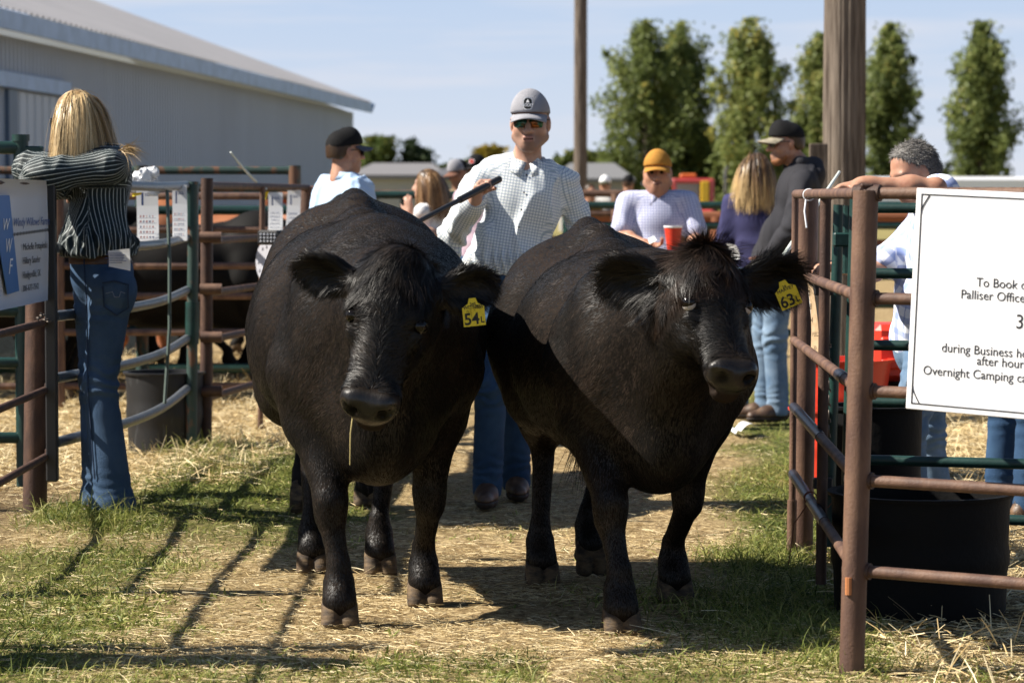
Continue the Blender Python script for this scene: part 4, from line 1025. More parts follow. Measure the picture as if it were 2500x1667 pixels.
# keypad box and its white disc
t = thing("keypad_box", "black keypad box clamped to the brown fence", "control box", gp(662, 580, 15.6)); R_ = rotz(-.35) @ np.array(((1, 0, 0), (0, 1, 0), (0, 0, 1.0)))
b = MB(); b.box((0, 0, 0), (.155, .06, .085), R_, bev=.012); b.build("housing", M_BLACK, t)
b = MB()
for i in range(5):
    for j in range(3): b.box(R_ @ np.array((-.05 + i * .022, -.033, -.022 + j * .02)), (.013, .008, .012), R_, bev=.003)
b.build("keys", mat("grey_rubber", (.35, .36, .40), rough=.5), t)
b = MB(); b.tube([(0, -.012, 0), (0, .012, 0)], .095, 28); 
for k in range(12): b.tube([(.075 * math.cos(k * .52), -.016, .075 * math.sin(k * .52)), (.075 * math.cos(k * .52), -.01, .075 * math.sin(k * .52))], .008, 8)
o = b.build("speaker_disc", mat("pale_grey_plastic", (.58, .58, .64), rough=.4)); o.location = gp(652, 640, 15.7); o.rotation_euler = (0, 0, -.5); o.scale = (.75, 1, 1.25); tag(o, "pale grey plastic disc hanging under the black keypad box", "disc")
# ---- pens behind: panels straight across
def cross_fence(label, D, x0, x1, zs, m, r, posts, top=None, group=None):
    t = thing("pen_fence", label, "fence", ((x0 + x1) / 2, D, 0), group=group); o_ = ((x0 + x1) / 2, D, 0)
    for z in zs: pipe("rail", [loc((x0, D, z), o_), loc((x1, D + .02, z), o_)], r, m, t, 10)
    for x in posts: pipe("post", [loc((x, D, -.02), o_), loc((x, D, top or max(zs)), o_)], r * 1.5, m, t, 12)
    return t
cross_fence("brown railed pen panel between the left alley and the barn", 17.9, -4.6, -1.42, (.144, .50, .74, .94, 1.18, 1.40), M_RUST, .024, (-4.5, -3.0, -2.02))
cross_fence("green railed pen panel behind the brown one, before the barn", 20.2, -5.4, -1.5, (.12, .40, .64, .84, 1.02, 1.30), M_GREEN, .036, (-5.2, -3.6, -1.55))
cross_fence("tall green pipe barrier whose top rail crosses in front of the barn", 19.2, -5.2, -1.52, (1.585, 1.46), M_GREENR, .030, (-4.9, -2.63, -1.54), top=1.62)
cross_fence("low green pen panel with hazard orange tips behind the blue shirt", 23.0, -1.45, .2, (.3, .6, .9, 1.2, 1.42), M_GREEN, .035, (-1.4, -.35))
cross_fence("rusty brown pen panel behind the woman with brown hair", 26.0, -2.2, 1.2, (.35, .7, 1.0, 1.25, 1.44), M_RUST, .035, (-2.0, -.5, 1.0))
cross_fence("long green pen panel behind the man in the tan cap", 24.0, .45, 5.0, (.2, .45, .7, .95, 1.15, 1.33), M_GREEN, .035, (.5, 1.9, 2.75, 3.7, 4.9))
cross_fence("rusty orange pen panel beyond the long green one", 29.0, .6, 6.0, (.3, .6, .9, 1.2), mat("orange_rust", (.22, .075, .03), rough=.8), .06, (.7, 2.2, 3.6, 5.2))
for x, y in ((-1.555, 19.15), (-1.535, 19.1)):
    pass
# ---- cattle waiting in the pens
for i, (x, y, rz, sc, lb) in enumerate(((-2.35, 18.9, .1, 1.0, "black cow in the pen, nearest behind the brown panel"), (-3.7, 18.8, 3.0, .97, "black cow behind the woman in stripes, in the brown pen"),
        (-2.6, 21.3, 3.25, .90, "black cow at the back behind the green panel"), (-3.9, 21.6, .15, 1.05, "black cow far left behind the green panel"), (-1.2, 24.4, .2, 1.0, "black cow behind the man in the light blue shirt"), (-1.95, 24.6, 3.3, .95, "black cow at the very back, behind the rusty red one"), (-3.05, 20.6, .05, .93, "black cow in the middle row, between the brown and the green panel"), (-4.9, 19.2, 3.2, 1.0, "black cow at the left picture edge behind the banner"))):
    dup(cow3, (x, y, 0), rz, lb, "cattle waiting in the pens", sc)
for ch in cow3.children:
    if ch.name.startswith("body"): ch.data.materials[0] = M_PENH
rc_ = dup(cow3, (-2.30, 22.6, 0), 3.05, "rusty red cow whose back shows above the green panel", "cattle waiting in the pens", 1.075)
M_REDH = mat("rusty_red_hide", (.30, .10, .03), rough=.7, noise=(5, (.24, .07, .02), .4, .7))
for ch in rc_.children:
    if ch.name.startswith("body"): ch.data = ch.data.copy(); ch.data.materials[0] = M_REDH
# ------------------------------------------------------------------ people
M_SKIN = mat("skin", (.49, .295, .215), rough=.5, spec=.35, noise=(24, (.40, .205, .145), .40, .75), sss=.12)
M_SKINT = mat("tanned_skin", (.43, .235, .155), rough=.5, spec=.35, noise=(24, (.34, .15, .095), .4, .75), sss=.12)
M_LIP = mat("lips", (.38, .185, .145), rough=.45)
M_STUB = mat("stubble", (.24, .135, .09), rough=.7)
M_HAIRB = mat("brown_hair", (.045, .024, .012), rough=.45, spec=.4)
M_HAIRG = mat("grey_hair", (.075, .066, .058), rough=.65, noise=(160, (.24, .23, .22), .42, .66))
M_BLOND = mat("blond_hair", (.40, .26, .11), rough=.38, spec=.45); attr_mix(M_BLOND, "tone", [(0, (.12, .07, .03)), (.35, (.33, .21, .09)), (.75, (.56, .40, .20)), (1, (.70, .55, .32))])
M_LONGB = mat("two_tone_hair", (.2, .12, .06), rough=.4, spec=.4); attr_mix(M_LONGB, "tone", [(0, (.045, .026, .014)), (.45, (.12, .065, .03)), (.7, (.45, .29, .12)), (1, (.66, .48, .24))])
M_BRUN = mat("chestnut_hair", (.16, .08, .035), rough=.4, spec=.4); attr_mix(M_BRUN, "tone", [(0, (.05, .022, .01)), (.5, (.17, .085, .035)), (1, (.38, .24, .12))])
def stubble_nodes(m):
    nt = m.node_tree; b = nt.nodes["Principled BSDF"]; src = b.inputs["Base Color"].links[0].from_socket
    a = nt.nodes.new("ShaderNodeAttribute"); a.attribute_name = "beard_shadow"
    x = nt.nodes.new("ShaderNodeMixRGB"); x.inputs[2].default_value = (.17, .105, .08, 1); nt.links.new(a.outputs["Fac"], x.inputs[0]); nt.links.new(src, x.inputs[1]); nt.links.new(x.outputs[0], b.inputs["Base Color"])
stubble_nodes(M_SKIN); stubble_nodes(M_SKINT)
def cloth(name, c, c2=None, sc=9, rough=.85, spec=.15, bump=.35): return mat(name, c, rough=rough, spec=spec, noise=(sc, c2 or tuple(x * .75 for x in c), .38, .7), bump=(240, bump))
M_DENIM = cloth("dark_denim", (.024, .055, .115), (.042, .088, .165), 7)
M_DENIML = cloth("faded_denim", (.10, .165, .26), (.22, .30, .40), 6)
M_DENIMW = cloth("blue_denim", (.034, .066, .122), (.058, .098, .165), 6)
M_BOOT = mat("brown_leather", (.060, .032, .018), rough=.5, noise=(16, (.17, .10, .055), .48, .72))
M_SOLE = mat("dark_sole", (.03, .02, .015), rough=.7)
M_BELT = mat("brown_belt", (.09, .045, .022), rough=.5)
M_CAPB = cloth("black_cap", (.012, .012, .013)); M_CAPG = cloth("grey_cap", (.30, .30, .33)); M_CAPT = cloth("tan_cap", (.46, .225, .045)); M_CAPC = cloth("camo_brim", (.33, .29, .22), (.20, .18, .13), 40)
def pattern(m, kind, p, base, line, w=.35, line2=None):
    """woven lines from the cloth coordinates"""
    nt = m.node_tree; b = nt.nodes["Principled BSDF"]
    a = nt.nodes.new("ShaderNodeAttribute"); a.attribute_name = "cuv"; s = nt.nodes.new("ShaderNodeSeparateXYZ"); nt.links.new(a.outputs["Vector"], s.inputs[0])
    def ln(o):
        d = nt.nodes.new("ShaderNodeMath"); d.operation = 'DIVIDE'; nt.links.new(s.outputs[o], d.inputs[0]); d.inputs[1].default_value = p
        f = nt.nodes.new("ShaderNodeMath"); f.operation = 'FRACT'; nt.links.new(d.outputs[0], f.inputs[0])
        c = nt.nodes.new("ShaderNodeMath"); c.operation = 'LESS_THAN'; nt.links.new(f.outputs[0], c.inputs[0]); c.inputs[1].default_value = w; return c.outputs[0]
    def mx(f, c1, c2, k=1.0):
        m_ = nt.nodes.new("ShaderNodeMixRGB"); q = nt.nodes.new("ShaderNodeMath"); q.operation = 'MULTIPLY'; q.inputs[1].default_value = k; nt.links.new(f, q.inputs[0]); nt.links.new(q.outputs[0], m_.inputs[0])
        if isinstance(c1, tuple): m_.inputs[1].default_value = (*c1, 1)
        else: nt.links.new(c1, m_.inputs[1])
        m_.inputs[2].default_value = (*c2, 1); return m_.outputs[0]
    c = mx(ln(0), base, line, .62 if kind == "check" else 1)
    if kind == "check": c = mx(ln(1), c, line2 or line, .62)
    nt.links.new(c, b.inputs["Base Color"]); return m
M_CHECK = pattern(mat("checked_cotton", (.7, .7, .7), rough=.85, spec=.15, bump=(220, .2)), "check", .0135, (.80, .82, .80), (.24, .33, .36), .30, (.20, .26, .44))
M_CHECKB = pattern(mat("fine_blue_check", (.5, .5, .6), rough=.85, spec=.15, bump=(220, .2)), "check", .017, (.58, .60, .74), (.24, .27, .48), .34)
M_PLAID = pattern(mat("blue_plaid", (.5, .5, .6), rough=.85, spec=.15), "check", .062, (.76, .78, .84), (.13, .20, .50), .40, (.20, .28, .55))
M_STRIPE = pattern(mat("striped_blouse", (.02, .03, .03), rough=.6, spec=.3, bump=(30, .15)), "stripe", .0165, (.006, .014, .017), (.46, .50, .49), .14)
M_GLASS = mat("dark_lens", (.01, .012, .01), rough=.06, spec=.8)
M_LENS = mat("mirror_lens", (.02, .10, .07), rough=.05, metal=.6, noise=(28, (.30, .09, .02), .47, .60))
def put_hand(fld, w, d, pn, td, curl=.5, s=1.0, spread=.0, k=.010):
    """w wrist, d towards the knuckles, pn palm normal, td towards the thumb side"""
    d = nrm(d); pn = nrm(pn - d * (pn @ d)); td = np.cross(d, pn) * (1 if np.cross(d, pn) @ td > 0 else -1)
    fld.rc(w - d * .02, w + d * .02, .027 * s, .027 * s, .02)
    fld.el(w + d * .055 * s, np.array((.052, .041, .017)) * s, np.stack([d, td, pn]), .015)
    tips = []
    for i, (o, l, r) in enumerate(((.030, .072, .0098), (.010, .080, .0102), (-.010, .075, .0098), (-.029, .060, .0086))):
        p = w + d * (.092 - .005 * abs(i - 1)) * s + td * o * s + pn * -.002; a = curl * .75 * (1 + .08 * i); q = d + td * spread * (1.5 - i) * .12
        for sg, f in enumerate((.46, .30, .24)):
            dd = nrm(q) * math.cos(a) + pn * math.sin(a); e = p + dd * l * f * s; fld.rc(p, e, r * s * (1 - .08 * sg), r * s * (.94 - .1 * sg), k * .5); p = e; a += curl * (1.0 if sg == 0 else .75)
        tips.append(p)
    p = w + d * .025 * s + td * .030 * s; q = nrm(td * .75 + d * .75 + pn * .25 * (1 + curl)); e = p + q * .042 * s; fld.rc(p, e, .015 * s, .012 * s, .012)
    q = nrm(q + d * .5 + pn * curl * .8 - td * .4 * curl); fld.rc(e, e + q * .034 * s, .0115 * s, .009 * s, .006)
def head_parts(fld, c, f, u, s=1.0, face=True, fat=1.0):
    f = nrm(f); u = nrm(u - f * (u @ f)); l = np.cross(u, f); R3 = np.stack([f, l, u])
    def H(a, b, g): return c + (f * a + l * b + u * g) * s
    def E(p, r, k=.02, sub=False): fld.el(H(*p), np.array(r) * s, R3, k, sub)
    E((-.012, 0, .032), (.096, .077, .090)); E((.028, 0, -.035), (.062, .062 * fat, .085), .03)
    fld.rc(H(.062, 0, -.098), H(.070, 0, -.090), .028 * s * fat, .024 * s, .03)
    for b in (-1, 1):
        fld.rc(H(.005, b * .055 * fat, -.062), H(.058, b * .018, -.100), .028 * s, .022 * s, .025)
        E((.045, b * .045, -.028), (.030, .024 * fat, .028), .02)
        E((-.008, b * .080, -.008), (.020, .010, .034), .008)                       # ear
        if face: E((.092, b * .031, .005), (.017, .020, .013), .012, True); fld.rc(H(.083, b * .012, .025), H(.072, b * .052, .024), .011 * s, .009 * s, .015)
    if face:
        fld.chain([H(.088, 0, .012), H(.116, 0, -.034)], [.010 * s, .0155 * s], .014)
        for b in (-1, 1): E((.098, b * .014, -.036), (.012, .009, .009), .008)
        fld.rc(H(.094, -.018, -.062), H(.094, .018, -.062), .008 * s, .008 * s, .008); fld.rc(H(.090, -.016, -.077), H(.090, .016, -.077), .009 * s, .009 * s, .008)
        fld.rc(H(.104, -.022, -.0695), H(.104, .022, -.0695), .004 * s, .004 * s, .005, True)
    return H, R3
def cap(parent, H, R3, s, m_crown, m_brim, tilt=0.0, patch=None, mesh_back=None, up=0.0):
    f, l, u = R3
    fl = Field((-.15, -.13, -.10), (.15, .13, .17), .006)
    fl.el((-.010, 0, .038 + up), (.105, .0865, .094)); fl.el((.036, 0, .058 + up), (.068, .074, .088), k=.03); fl.rc((-.01, 0, .137 + up), (-.01, 0, .140 + up), .008, .006, .006)
    fl.cut((0, 0, .036 + up), (.10, 0, -1)); V, Fq = fl.net(1); N = len(V)
    o0 = H(0, 0, 0); T = R3 * s
    mi = None; mats_ = [m_crown]
    if mesh_back: mats_ = [m_crown, mesh_back]; mi = (V[Fq].mean(1)[:, 0] < -.005).astype(int)
    o = mesh("cap", V @ T + o0, Fq, mats_, parent, mati=mi)
    V, Fc = [], []; na, nr = 16, 5
    for sd in (0, 1):
        for i in range(na + 1):
            a = math.radians(-68 + 136 * i / na)
            for j in range(nr + 1):
                g = j / nr; ri = np.array((-.010 + .102 * math.cos(a), .083 * math.sin(a))); ro = np.array((.006 + .172 * math.cos(a) ** .75, .084 * math.sin(a)))
                q = ri * (1 - g) + ro * g; V.append((q[0], q[1], .040 + up - g * .018 - (q[1] / .088) ** 2 * .026 * (.4 + .6 * g) - sd * .005))
    k = (na + 1) * (nr + 1)
    for i in range(na):
        for j in range(nr):
            a = i * (nr + 1) + j; Fc += [(a, a + 1, a + nr + 2, a + nr + 1), (a + k, a + k + nr + 1, a + k + nr + 2, a + k + 1)]
    for i in range(na): a = i * (nr + 1) + nr; Fc.append((a, a + k, a + nr + 1 + k, a + nr + 1))
    mesh("brim", np.array(V) @ T + o0, Fc, m_brim, o)
    if patch:
        w, h, wd, m1, m2 = patch
        def pl(w, h, off, m, nm):
            P = [(off + .1085 - (y * h) ** 2 * 1.2 - (x * w) ** 2 * 4.5, x * w, .082 + up + y * h) for x, y in [(math.copysign(abs(math.cos(t)) ** .6, math.cos(t)), math.copysign(abs(math.sin(t)) ** .6, math.sin(t))) for t in np.linspace(0, 2 * math.pi, 25)[:-1]]]
            P2 = [(p[0] - .004, p[1], p[2]) for p in P]; n = len(P)
            mesh(nm, np.array(P + P2) @ T + o0, [tuple(range(n)), tuple(range(n, 2 * n))[::-1]] + [(i, (i + 1) % n, (i + 1) % n + n, i + n) for i in range(n)], m, o, smooth=False)
        pl(w, h, .004, m1, "patch"); pl(w * .82, h * .84, .0055, m2, "patch_field")
        if wd:
            q = H(.1085 + .0065, 0, .082 + up - h * .45); Rt = np.stack([l, u, f])     # right as seen from the front is the wearer's left
            text(wd, .016 * s, M_WHITE, o, q, Rt, "cap_lettering", .0003, .9, align='CENTER', bold=.0005)
            for k_, (yy, wdt) in enumerate(((.45, .35), (.15, .7))):
                P = [H(.1095 + .0062 - .002 * k_, -w * wdt, .082 + up + h * (yy - .25)), H(.1095 + .0062 - .002 * k_, w * wdt, .082 + up + h * (yy - .25)), H(.1075 + .0055, 0, .082 + up + h * (yy + .25))]
                mesh("cap_mountain", P + [p - f * .002 for p in P], [(0, 1, 2), (5, 4, 3), (0, 3, 4, 1), (1, 4, 5, 2), (2, 5, 3, 0)], M_CAPG if k_ else M_WHITE, o, smooth=False)
    return o
def shades(parent, H, R3, s, m_lens=M_GLASS):
    b = MB(); pc = lambda a, b_, g: H(a, b_, g)
    T = R3.T
    for sd in (-1, 1):
        b.tube([pc(.086, sd * .060, .010), pc(.05, sd * .080, .012), pc(-.01, sd * .084, .010)], .0032 * s, 6)
    b.tube([pc(.092, -.060, .019), pc(.108, -.02, .020), pc(.110, 0, .016), pc(.108, .02, .020), pc(.092, .060, .019)], .0036 * s, 6)
    o = b.build("sunglasses", M_BLACK, parent)
    for sd in (-1, 1):
        P = [(.106 - .0028 * ((x * .030 + .034) / .03) ** 2 - .001 * y * y, sd * (x * .030 + .034), y * .021 - .002) for x, y in [(math.copysign(abs(math.cos(t)) ** .55, math.cos(t)), math.copysign(abs(math.sin(t)) ** .55, math.sin(t))) for t in np.linspace(0, 2 * math.pi, 21)[:-1]]]
        n = len(P); P3 = [H(*p) for p in P]; P4 = [p - R3[0] * .004 for p in P3]; cf, cb = H(.1065, sd * .034, -.002), H(.1015, sd * .034, -.002)
        Fc = [(i, (i + 1) % n, 2 * n) for i in range(n)] + [(n + (i + 1) % n, n + i, 2 * n + 1) for i in range(n)] + [(i, n + i, n + (i + 1) % n, (i + 1) % n) for i in range(n)]
        mesh("lens", P3 + P4 + [cf, cb], Fc, m_lens, o)
    return o
def short_hair(parent, H, R3, s, m, cover=.0, name="hair"):
    fl = Field((-.14, -.11, -.10), (.12, .11, .16), .006)
    fl.el((-.014, 0, .034), (.101, .0815, .096)); fl.el((-.05, 0, -.02), (.058, .066, .055), k=.03)
    fl.cut((.030, 0, .06), (1, 0, -.75)); fl.cut((0, 0, -.055), (-.2, 0, -1)); fl.el((.02, .085, -.02), (.04, .03, .05), k=.01, sub=True); fl.el((.02, -.085, -.02), (.04, .03, .05), k=.01, sub=True)
    fl.disp(lambda P: fbm(P * 90, 2, 91) * .005); V, Fq = fl.net(1); o = mesh(name, V @ (R3 * s) + H(0, 0, 0), Fq, m, parent)
    if cover:
        rg = np.random.default_rng(77); Q, f = sample(V, Fq, int(cover), rg); Nn = vnormals(V, Fq)[Fq[f][:, 0]]
        D = nrm(np.stack([-.4 + 0 * Q[:, 0], Q[:, 1] * 2, -.5 - Q[:, 2]], 1) + rg.normal(0, .35, Q.shape) + Nn * .7)
        RV, RF = ribbons(Q @ (R3 * s) + H(0, 0, 0), D @ R3, (Nn + rg.normal(0, .6, Q.shape)) @ R3, .012 + .012 * rg.random(len(Q)), .0022, droop=.3, seg=2); mesh("strands", RV, RF, m, o)
    return o
def person(label, base, face, Hh, cell, shirt, pants, boots=M_BOOT, skin=M_SKIN, sleeve="long", J=None, headf=None, headu=None, group=None, hands=None, girth=1.0, head=True, collar=None, belt=None, hem=None,
           flare=0.0, fold=.012, vest=None, hood=False, hs=1.0, facefeat=True, headfat=1.0, tuck=None, yoke=None, loose=1.0, pcell=None, stub=.5):
    """J: overrides of the joints in world coordinates"""
    ang = math.atan2(face[1], face[0]); fr = Frame((base[0], base[1], 0), ang); k = Hh / 1.8
    D0 = dict(head=(0.015, 0, 1.665), neck=(-.005, 0, 1.50), chest=(-.01, 0, 1.30), waist=(0, 0, 1.08), pelvis=(0, 0, .95),
              shR=(0, -.185, 1.455), shL=(0, .185, 1.455), elR=(-.02, -.235, 1.15), elL=(-.02, .235, 1.15), wrR=(.06, -.25, .90), wrL=(.06, .25, .90),
              hipR=(0, -.092, .92), hipL=(0, .092, .92), knR=(.02, -.105, .50), knL=(.02, .105, .50), anR=(0, -.11, .085), anL=(0, .11, .085), toR=(.17, -.13, .03), toL=(.17, .13, .03))
    P = {a: np.array(v, float) * k for a, v in D0.items()}
    for a, v in (J or {}).items(): P[a] = fr(v)
    for s_ in "RL":
        if J and "an" + s_ in J and "to" + s_ not in J: P["to" + s_] = P["an" + s_] + np.array((.17, -.03 if s_ == "R" else .03, -.055)) * k
    hf = fr.dirl(headf) if headf is not None else np.array((1.0, 0, 0)); hu = fr.dirl(headu) if headu is not None else np.array((0, 0, 1.0))
    A = np.array(list(P.values())); lo, hi = A.min(0) - .16, A.max(0) + .16; lo[2] = -.02; hi[2] += .04
    t = thing("person", label, "person", (base[0], base[1], base[2] if len(base) > 2 else 0), ang, group)
    g = girth
    # skin
    fld = Field(lo, hi, cell); HH = R3 = None
    HH, R3 = head_parts(fld, P["head"], hf, hu, k * hs, facefeat, headfat)
    fld.rc(P["head"] + np.array((-.02, 0, -.05)) * k, P["neck"], .054 * k * g ** .5, .062 * k * g ** .5, .025)
    fld.rc(P["shR"] * .85 + P["shL"] * .15, P["shL"] * .85 + P["shR"] * .15, .040, .040, .03); fld.rc(P["neck"], P["chest"], .06, .09, .05); fld.rc(P["chest"], P["pelvis"], .09, .09, .05)
    for s_ in "RL":
        fld.chain([P["sh" + s_] * .92 + P["chest"] * .08, P["el" + s_], P["wr" + s_]], [.036 * k, .037 * k, .029 * k], .02)
        fld.el(P["el" + s_] * .65 + P["wr" + s_] * .35, (.044 * k,) * 3, k=.03)
        fld.chain([P["pelvis"], P["hip" + s_], P["kn" + s_], P["an" + s_]], [.07, .065, .048, .035], .02)
        d, pn, td, cu = (hands or {}).get(s_, (None,) * 4)
        if d is None: d = P["wr" + s_] - P["el" + s_]; pn = np.array((0, 1.0 if s_ == "R" else -1.0, 0)); td = np.array((1.0, 0, 0)); cu = .45
        else: d, pn, td = fr.dirl(d), fr.dirl(pn), fr.dirl(td)
        put_hand(fld, P["wr" + s_], np.asarray(d, float), np.asarray(pn, float), np.asarray(td, float), cu, k)
    if collar: fld.el(P["neck"] + np.array((.050, 0, -.030)) * k, np.array((.036 * g, .034, .062)) * k, None, .02)
    V, Fq = fld.net(1)
    hq = (V - HH(0, 0, 0)) @ R3.T / (k * hs); cl_ = lambda q: np.clip(q, 0, 1)
    bs = cl_((-.042 - hq[:, 2]) / .016) * cl_((hq[:, 2] + .150) / .03) * cl_((hq[:, 0] + .012) / .02) * (.62 - .25 * np.exp(-((hq[:, 2] + .070) / .010) ** 2) * (np.abs(hq[:, 1]) < .026))
    brow = .8 * np.exp(-((hq[:, 2] - .027) / .006) ** 2) * cl_((hq[:, 0] - .06) / .01) * (np.abs(hq[:, 1]) > .012) * (np.abs(hq[:, 1]) < .056)
    body = mesh("body", V, Fq, skin, t, attrs={"beard_shadow": np.maximum(bs * stub, brow) + 0 * bs})
    # shirt
    bones = [("T", P["pelvis"], P["neck"]), ("R1", P["shR"], P["elR"]), ("R2", P["elR"], P["wrR"]), ("L1", P["shL"], P["elL"]), ("L2", P["elL"], P["wrL"])]
    fs = Field(lo, hi, pcell or cell); q = loose
    w_ = P["waist"]; lat = nrm(P["shL"] - P["shR"])
    fs.rc(P["shR"] * .82 + P["shL"] * .18, P["shL"] * .82 + P["shR"] * .18, .072 * k, .072 * k, .05)
    up_ = nrm(P["neck"] - P["waist"]); fo = np.cross(lat, up_); Rt = np.stack([fo, lat, up_])
    fs.el(P["chest"] + up_ * .02, np.array((.122 * g, .175 * g ** .5, .20)) * k, Rt, .06)
    fs.el(w_ + fo * .012 * (g - 1) * 8, np.array((.118 * g, .158 * g, .17)) * k * q, Rt, .07)
    fs.el(P["pelvis"] + np.array((0, 0, .03)), np.array((.118 * g, .165 * g, .13)) * k * q, None, .06)
    fs.rc(P["neck"] - up_ * .03, P["neck"] - up_ * .005 + fo * .008, .070 * k, .062 * k, .03)
    for s_ in "RL":
        sh, el_, wr = P["sh" + s_], P["el" + s_], P["wr" + s_]
        if sleeve == "none": fs.rc(sh, sh * .8 + el_ * .2, .058 * k, .05 * k, .03); continue
        if sleeve == "short": e2 = sh * .22 + el_ * .78; fs.rc(sh, e2, .068 * k, .072 * k, .04); continue
        fs.rc(sh * .94 + P["chest"] * .06, el_, .060 * k * q ** .5, .058 * k * q ** .5, .055); fs.rc(el_, wr - nrm(wr - el_) * .015, .060 * k * q ** .5, .043 * k, .025)
    hem_z = (P["pelvis"][2] - .06) if hem is None else hem
    fs.cut((0, 0, hem_z), (0, 0, -1))
    def folds(Q):
        a = fbm(Q * np.array((7, 7, 3.2)), 2, 101 + int(base[0] * 10)); a = 1 - np.abs(a) * 5; r = np.clip(a, 0, 1) ** 2
        pull = np.zeros(len(Q))
        for s_ in "RL":
            for j in ("el", "sh"):
                dd = np.linalg.norm(Q - P[j + s_], axis=1); pull += (1.0 if j == "el" else .35) * np.exp(-(dd / .10) ** 2) * np.sin((Q @ nrm(P["sh" + s_] - P["el" + s_] + np.array((.2, .3, .1)))) * 120) * .45
        if tuck: pull += np.exp(-((Q[:, 2] - hem_z - .07) / .05) ** 2) * (.45 + np.sin(np.arctan2(Q[:, 1] - w_[1], Q[:, 0] - w_[0]) * 26 + Q[:, 2] * 30) * .6)
        return fold * (r - .35 + pull)
    if fold: fs.disp(folds, .06)
    V, Fq = fs.net(1)
    # cloth coordinates
    best = np.full(len(V), 9.0); cuv = np.zeros((len(V), 3))
    for nm, a, b in bones:
        L_ = np.linalg.norm(b - a); d = (b - a) / L_; r = V - a; tt = np.clip(r @ d, 0, L_); rad = r - np.outer(tt, d); ds = np.linalg.norm(rad, axis=1) - (.13 if nm == "T" else .055) * k
        if nm == "T": e1, e2 = lat, fo; rr = .15; 
        else:
            e1 = nrm(np.cross(d, np.array((.31, .2, .93)))); e2 = np.cross(d, e1); rr = .055
        th = np.arctan2(rad @ e1, rad @ e2)
        u_ = np.where(np.abs(th) < 1.0, np.tan(np.clip(th, -1, 1)) * rr * .85, th * rr) if nm == "T" else th * rr
        if nm == "T":
            fl2 = rad @ e1; dd_ = rad @ e2; a0, b0 = .155 * k, .11 * g * k; sg = np.sign(fl2); fb_ = np.abs(dd_) / b0 > np.abs(fl2) / a0
            u_ = np.where(fb_ & (dd_ > 0), fl2, np.where(fb_, sg * (a0 * 2 + b0 * 2 - np.abs(fl2)), sg * (a0 + b0 - dd_)))
        c_ = np.stack([u_, (r @ d), np.zeros(len(V))], 1)
        if yoke is not None and nm == "T": c_[:, 0] = np.where(V[:, 2] > yoke, V[:, 2] + .12 * fl2, c_[:, 0])
        m_ = ds < best; best[m_] = ds[m_]; cuv[m_] = c_[m_]
    top = mesh("shirt" if not hood else "hoodie", V, Fq, shirt, t, attrs={"cuv": cuv})
    if collar:
        b = MB()
        for sd in (-1, 1):
            c0 = P["neck"] + up_ * .028; n_ = 11; Vc = []
            for i in range(n_):
                a = math.pi * (1 - i / (n_ - 1) * .97) ; ra = .076 * k * g ** .4
                ci = c0 + fo * (math.cos(a) * ra * .95 + .012) + lat * sd * math.sin(a) * ra + up_ * (.022 - .045 * (i / (n_ - 1)) ** 2)
                drop = .042 + .022 * (i / (n_ - 1)) ** 3
                co = ci + (fo * math.cos(a) * .4 + lat * sd * math.sin(a)) * .022 + fo * .010 * (i / (n_ - 1)) - up_ * drop + lat * sd * .018 * (i / (n_ - 1)) ** 3
                lo_ = c0 + fo * (math.cos(a) * ra * .90 + .012) + lat * sd * math.sin(a) * ra * .95 - up_ * .03
                Vc += [lo_, ci, co]
            b.add(Vc, [(i * 3 + j, i * 3 + 3 + j, i * 3 + 4 + j, i * 3 + 1 + j) for i in range(n_ - 1) for j in (0, 1)])
        Vc = np.concatenate(b.v); cu_ = np.stack([(Vc - P["neck"]) @ lat, (Vc - P["neck"]) @ up_, np.zeros(len(Vc))], 1)
        o = mesh("collar", Vc, b.f, collar, top, attrs={"cuv": cu_}); sm = o.modifiers.new("thick", 'SOLIDIFY'); sm.thickness = .004
    # trousers
    fp = Field((lo[0], lo[1], -.02), (hi[0], hi[1], min(hi[2], P["waist"][2] + .12)), pcell or cell)
    fp.el(P["pelvis"] + np.array((-.012, 0, -.015)), np.array((.118 * g, .158 * g, .145)) * k, None, .05); fp.rc(P["pelvis"], P["waist"], .11 * g * k, .125 * g * k, .05)
    for s_ in "RL":
        fp.rc(P["hip" + s_] + np.array((-.01, 0, -.02)), P["kn" + s_], .094 * k * g ** .5, .070 * k, .035); hm = P["an" + s_] * 1.0 + np.array((.0, 0, -.02))
        fp.rc(P["kn" + s_], hm, .069 * k, (.066 + flare) * k, .03)
        if flare: fp.rc(hm, hm + np.array((.03, 0, -.02)), (.066 + flare) * k, (.06 + flare) * k, .03)
        fp.el(P["hip" + s_] + np.array((-.055, 0, -.02)), (.075 * k, .085 * k, .095 * k), k=.04)
    fp.cut((0, 0, hem_z + .03 if tuck else P["pelvis"][2] + .08), (0, 0, 1)); fp.cut((0, 0, min(P["anR"][2], P["anL"][2]) - .055), (0, 0, -1))
    def pf(Q):
        r = 0
        for s_ in "RL":
            kn = P["kn" + s_]; dl = np.linalg.norm((Q - kn)[:, :2], axis=1); w = np.exp(-(dl / .13) ** 2)
            r = r + w * (np.exp(-((Q[:, 2] - kn[2] - .0) / .10) ** 2) + .6 * np.exp(-((Q[:, 2] - P["an" + s_][2] - .05) / .09) ** 2) + .5 * np.exp(-((Q[:, 2] - P["hip" + s_][2] + .10) / .08) ** 2)) * np.sin(Q[:, 2] * 110 + fbm(Q * 9, 2, 111) * 22)
        return .009 * r + fbm(Q * np.array((9, 9, 4)), 2, 113) * .018
    fp.disp(pf, .06); V, Fq = fp.net(1); pt = mesh("jeans", V, Fq, pants, t)
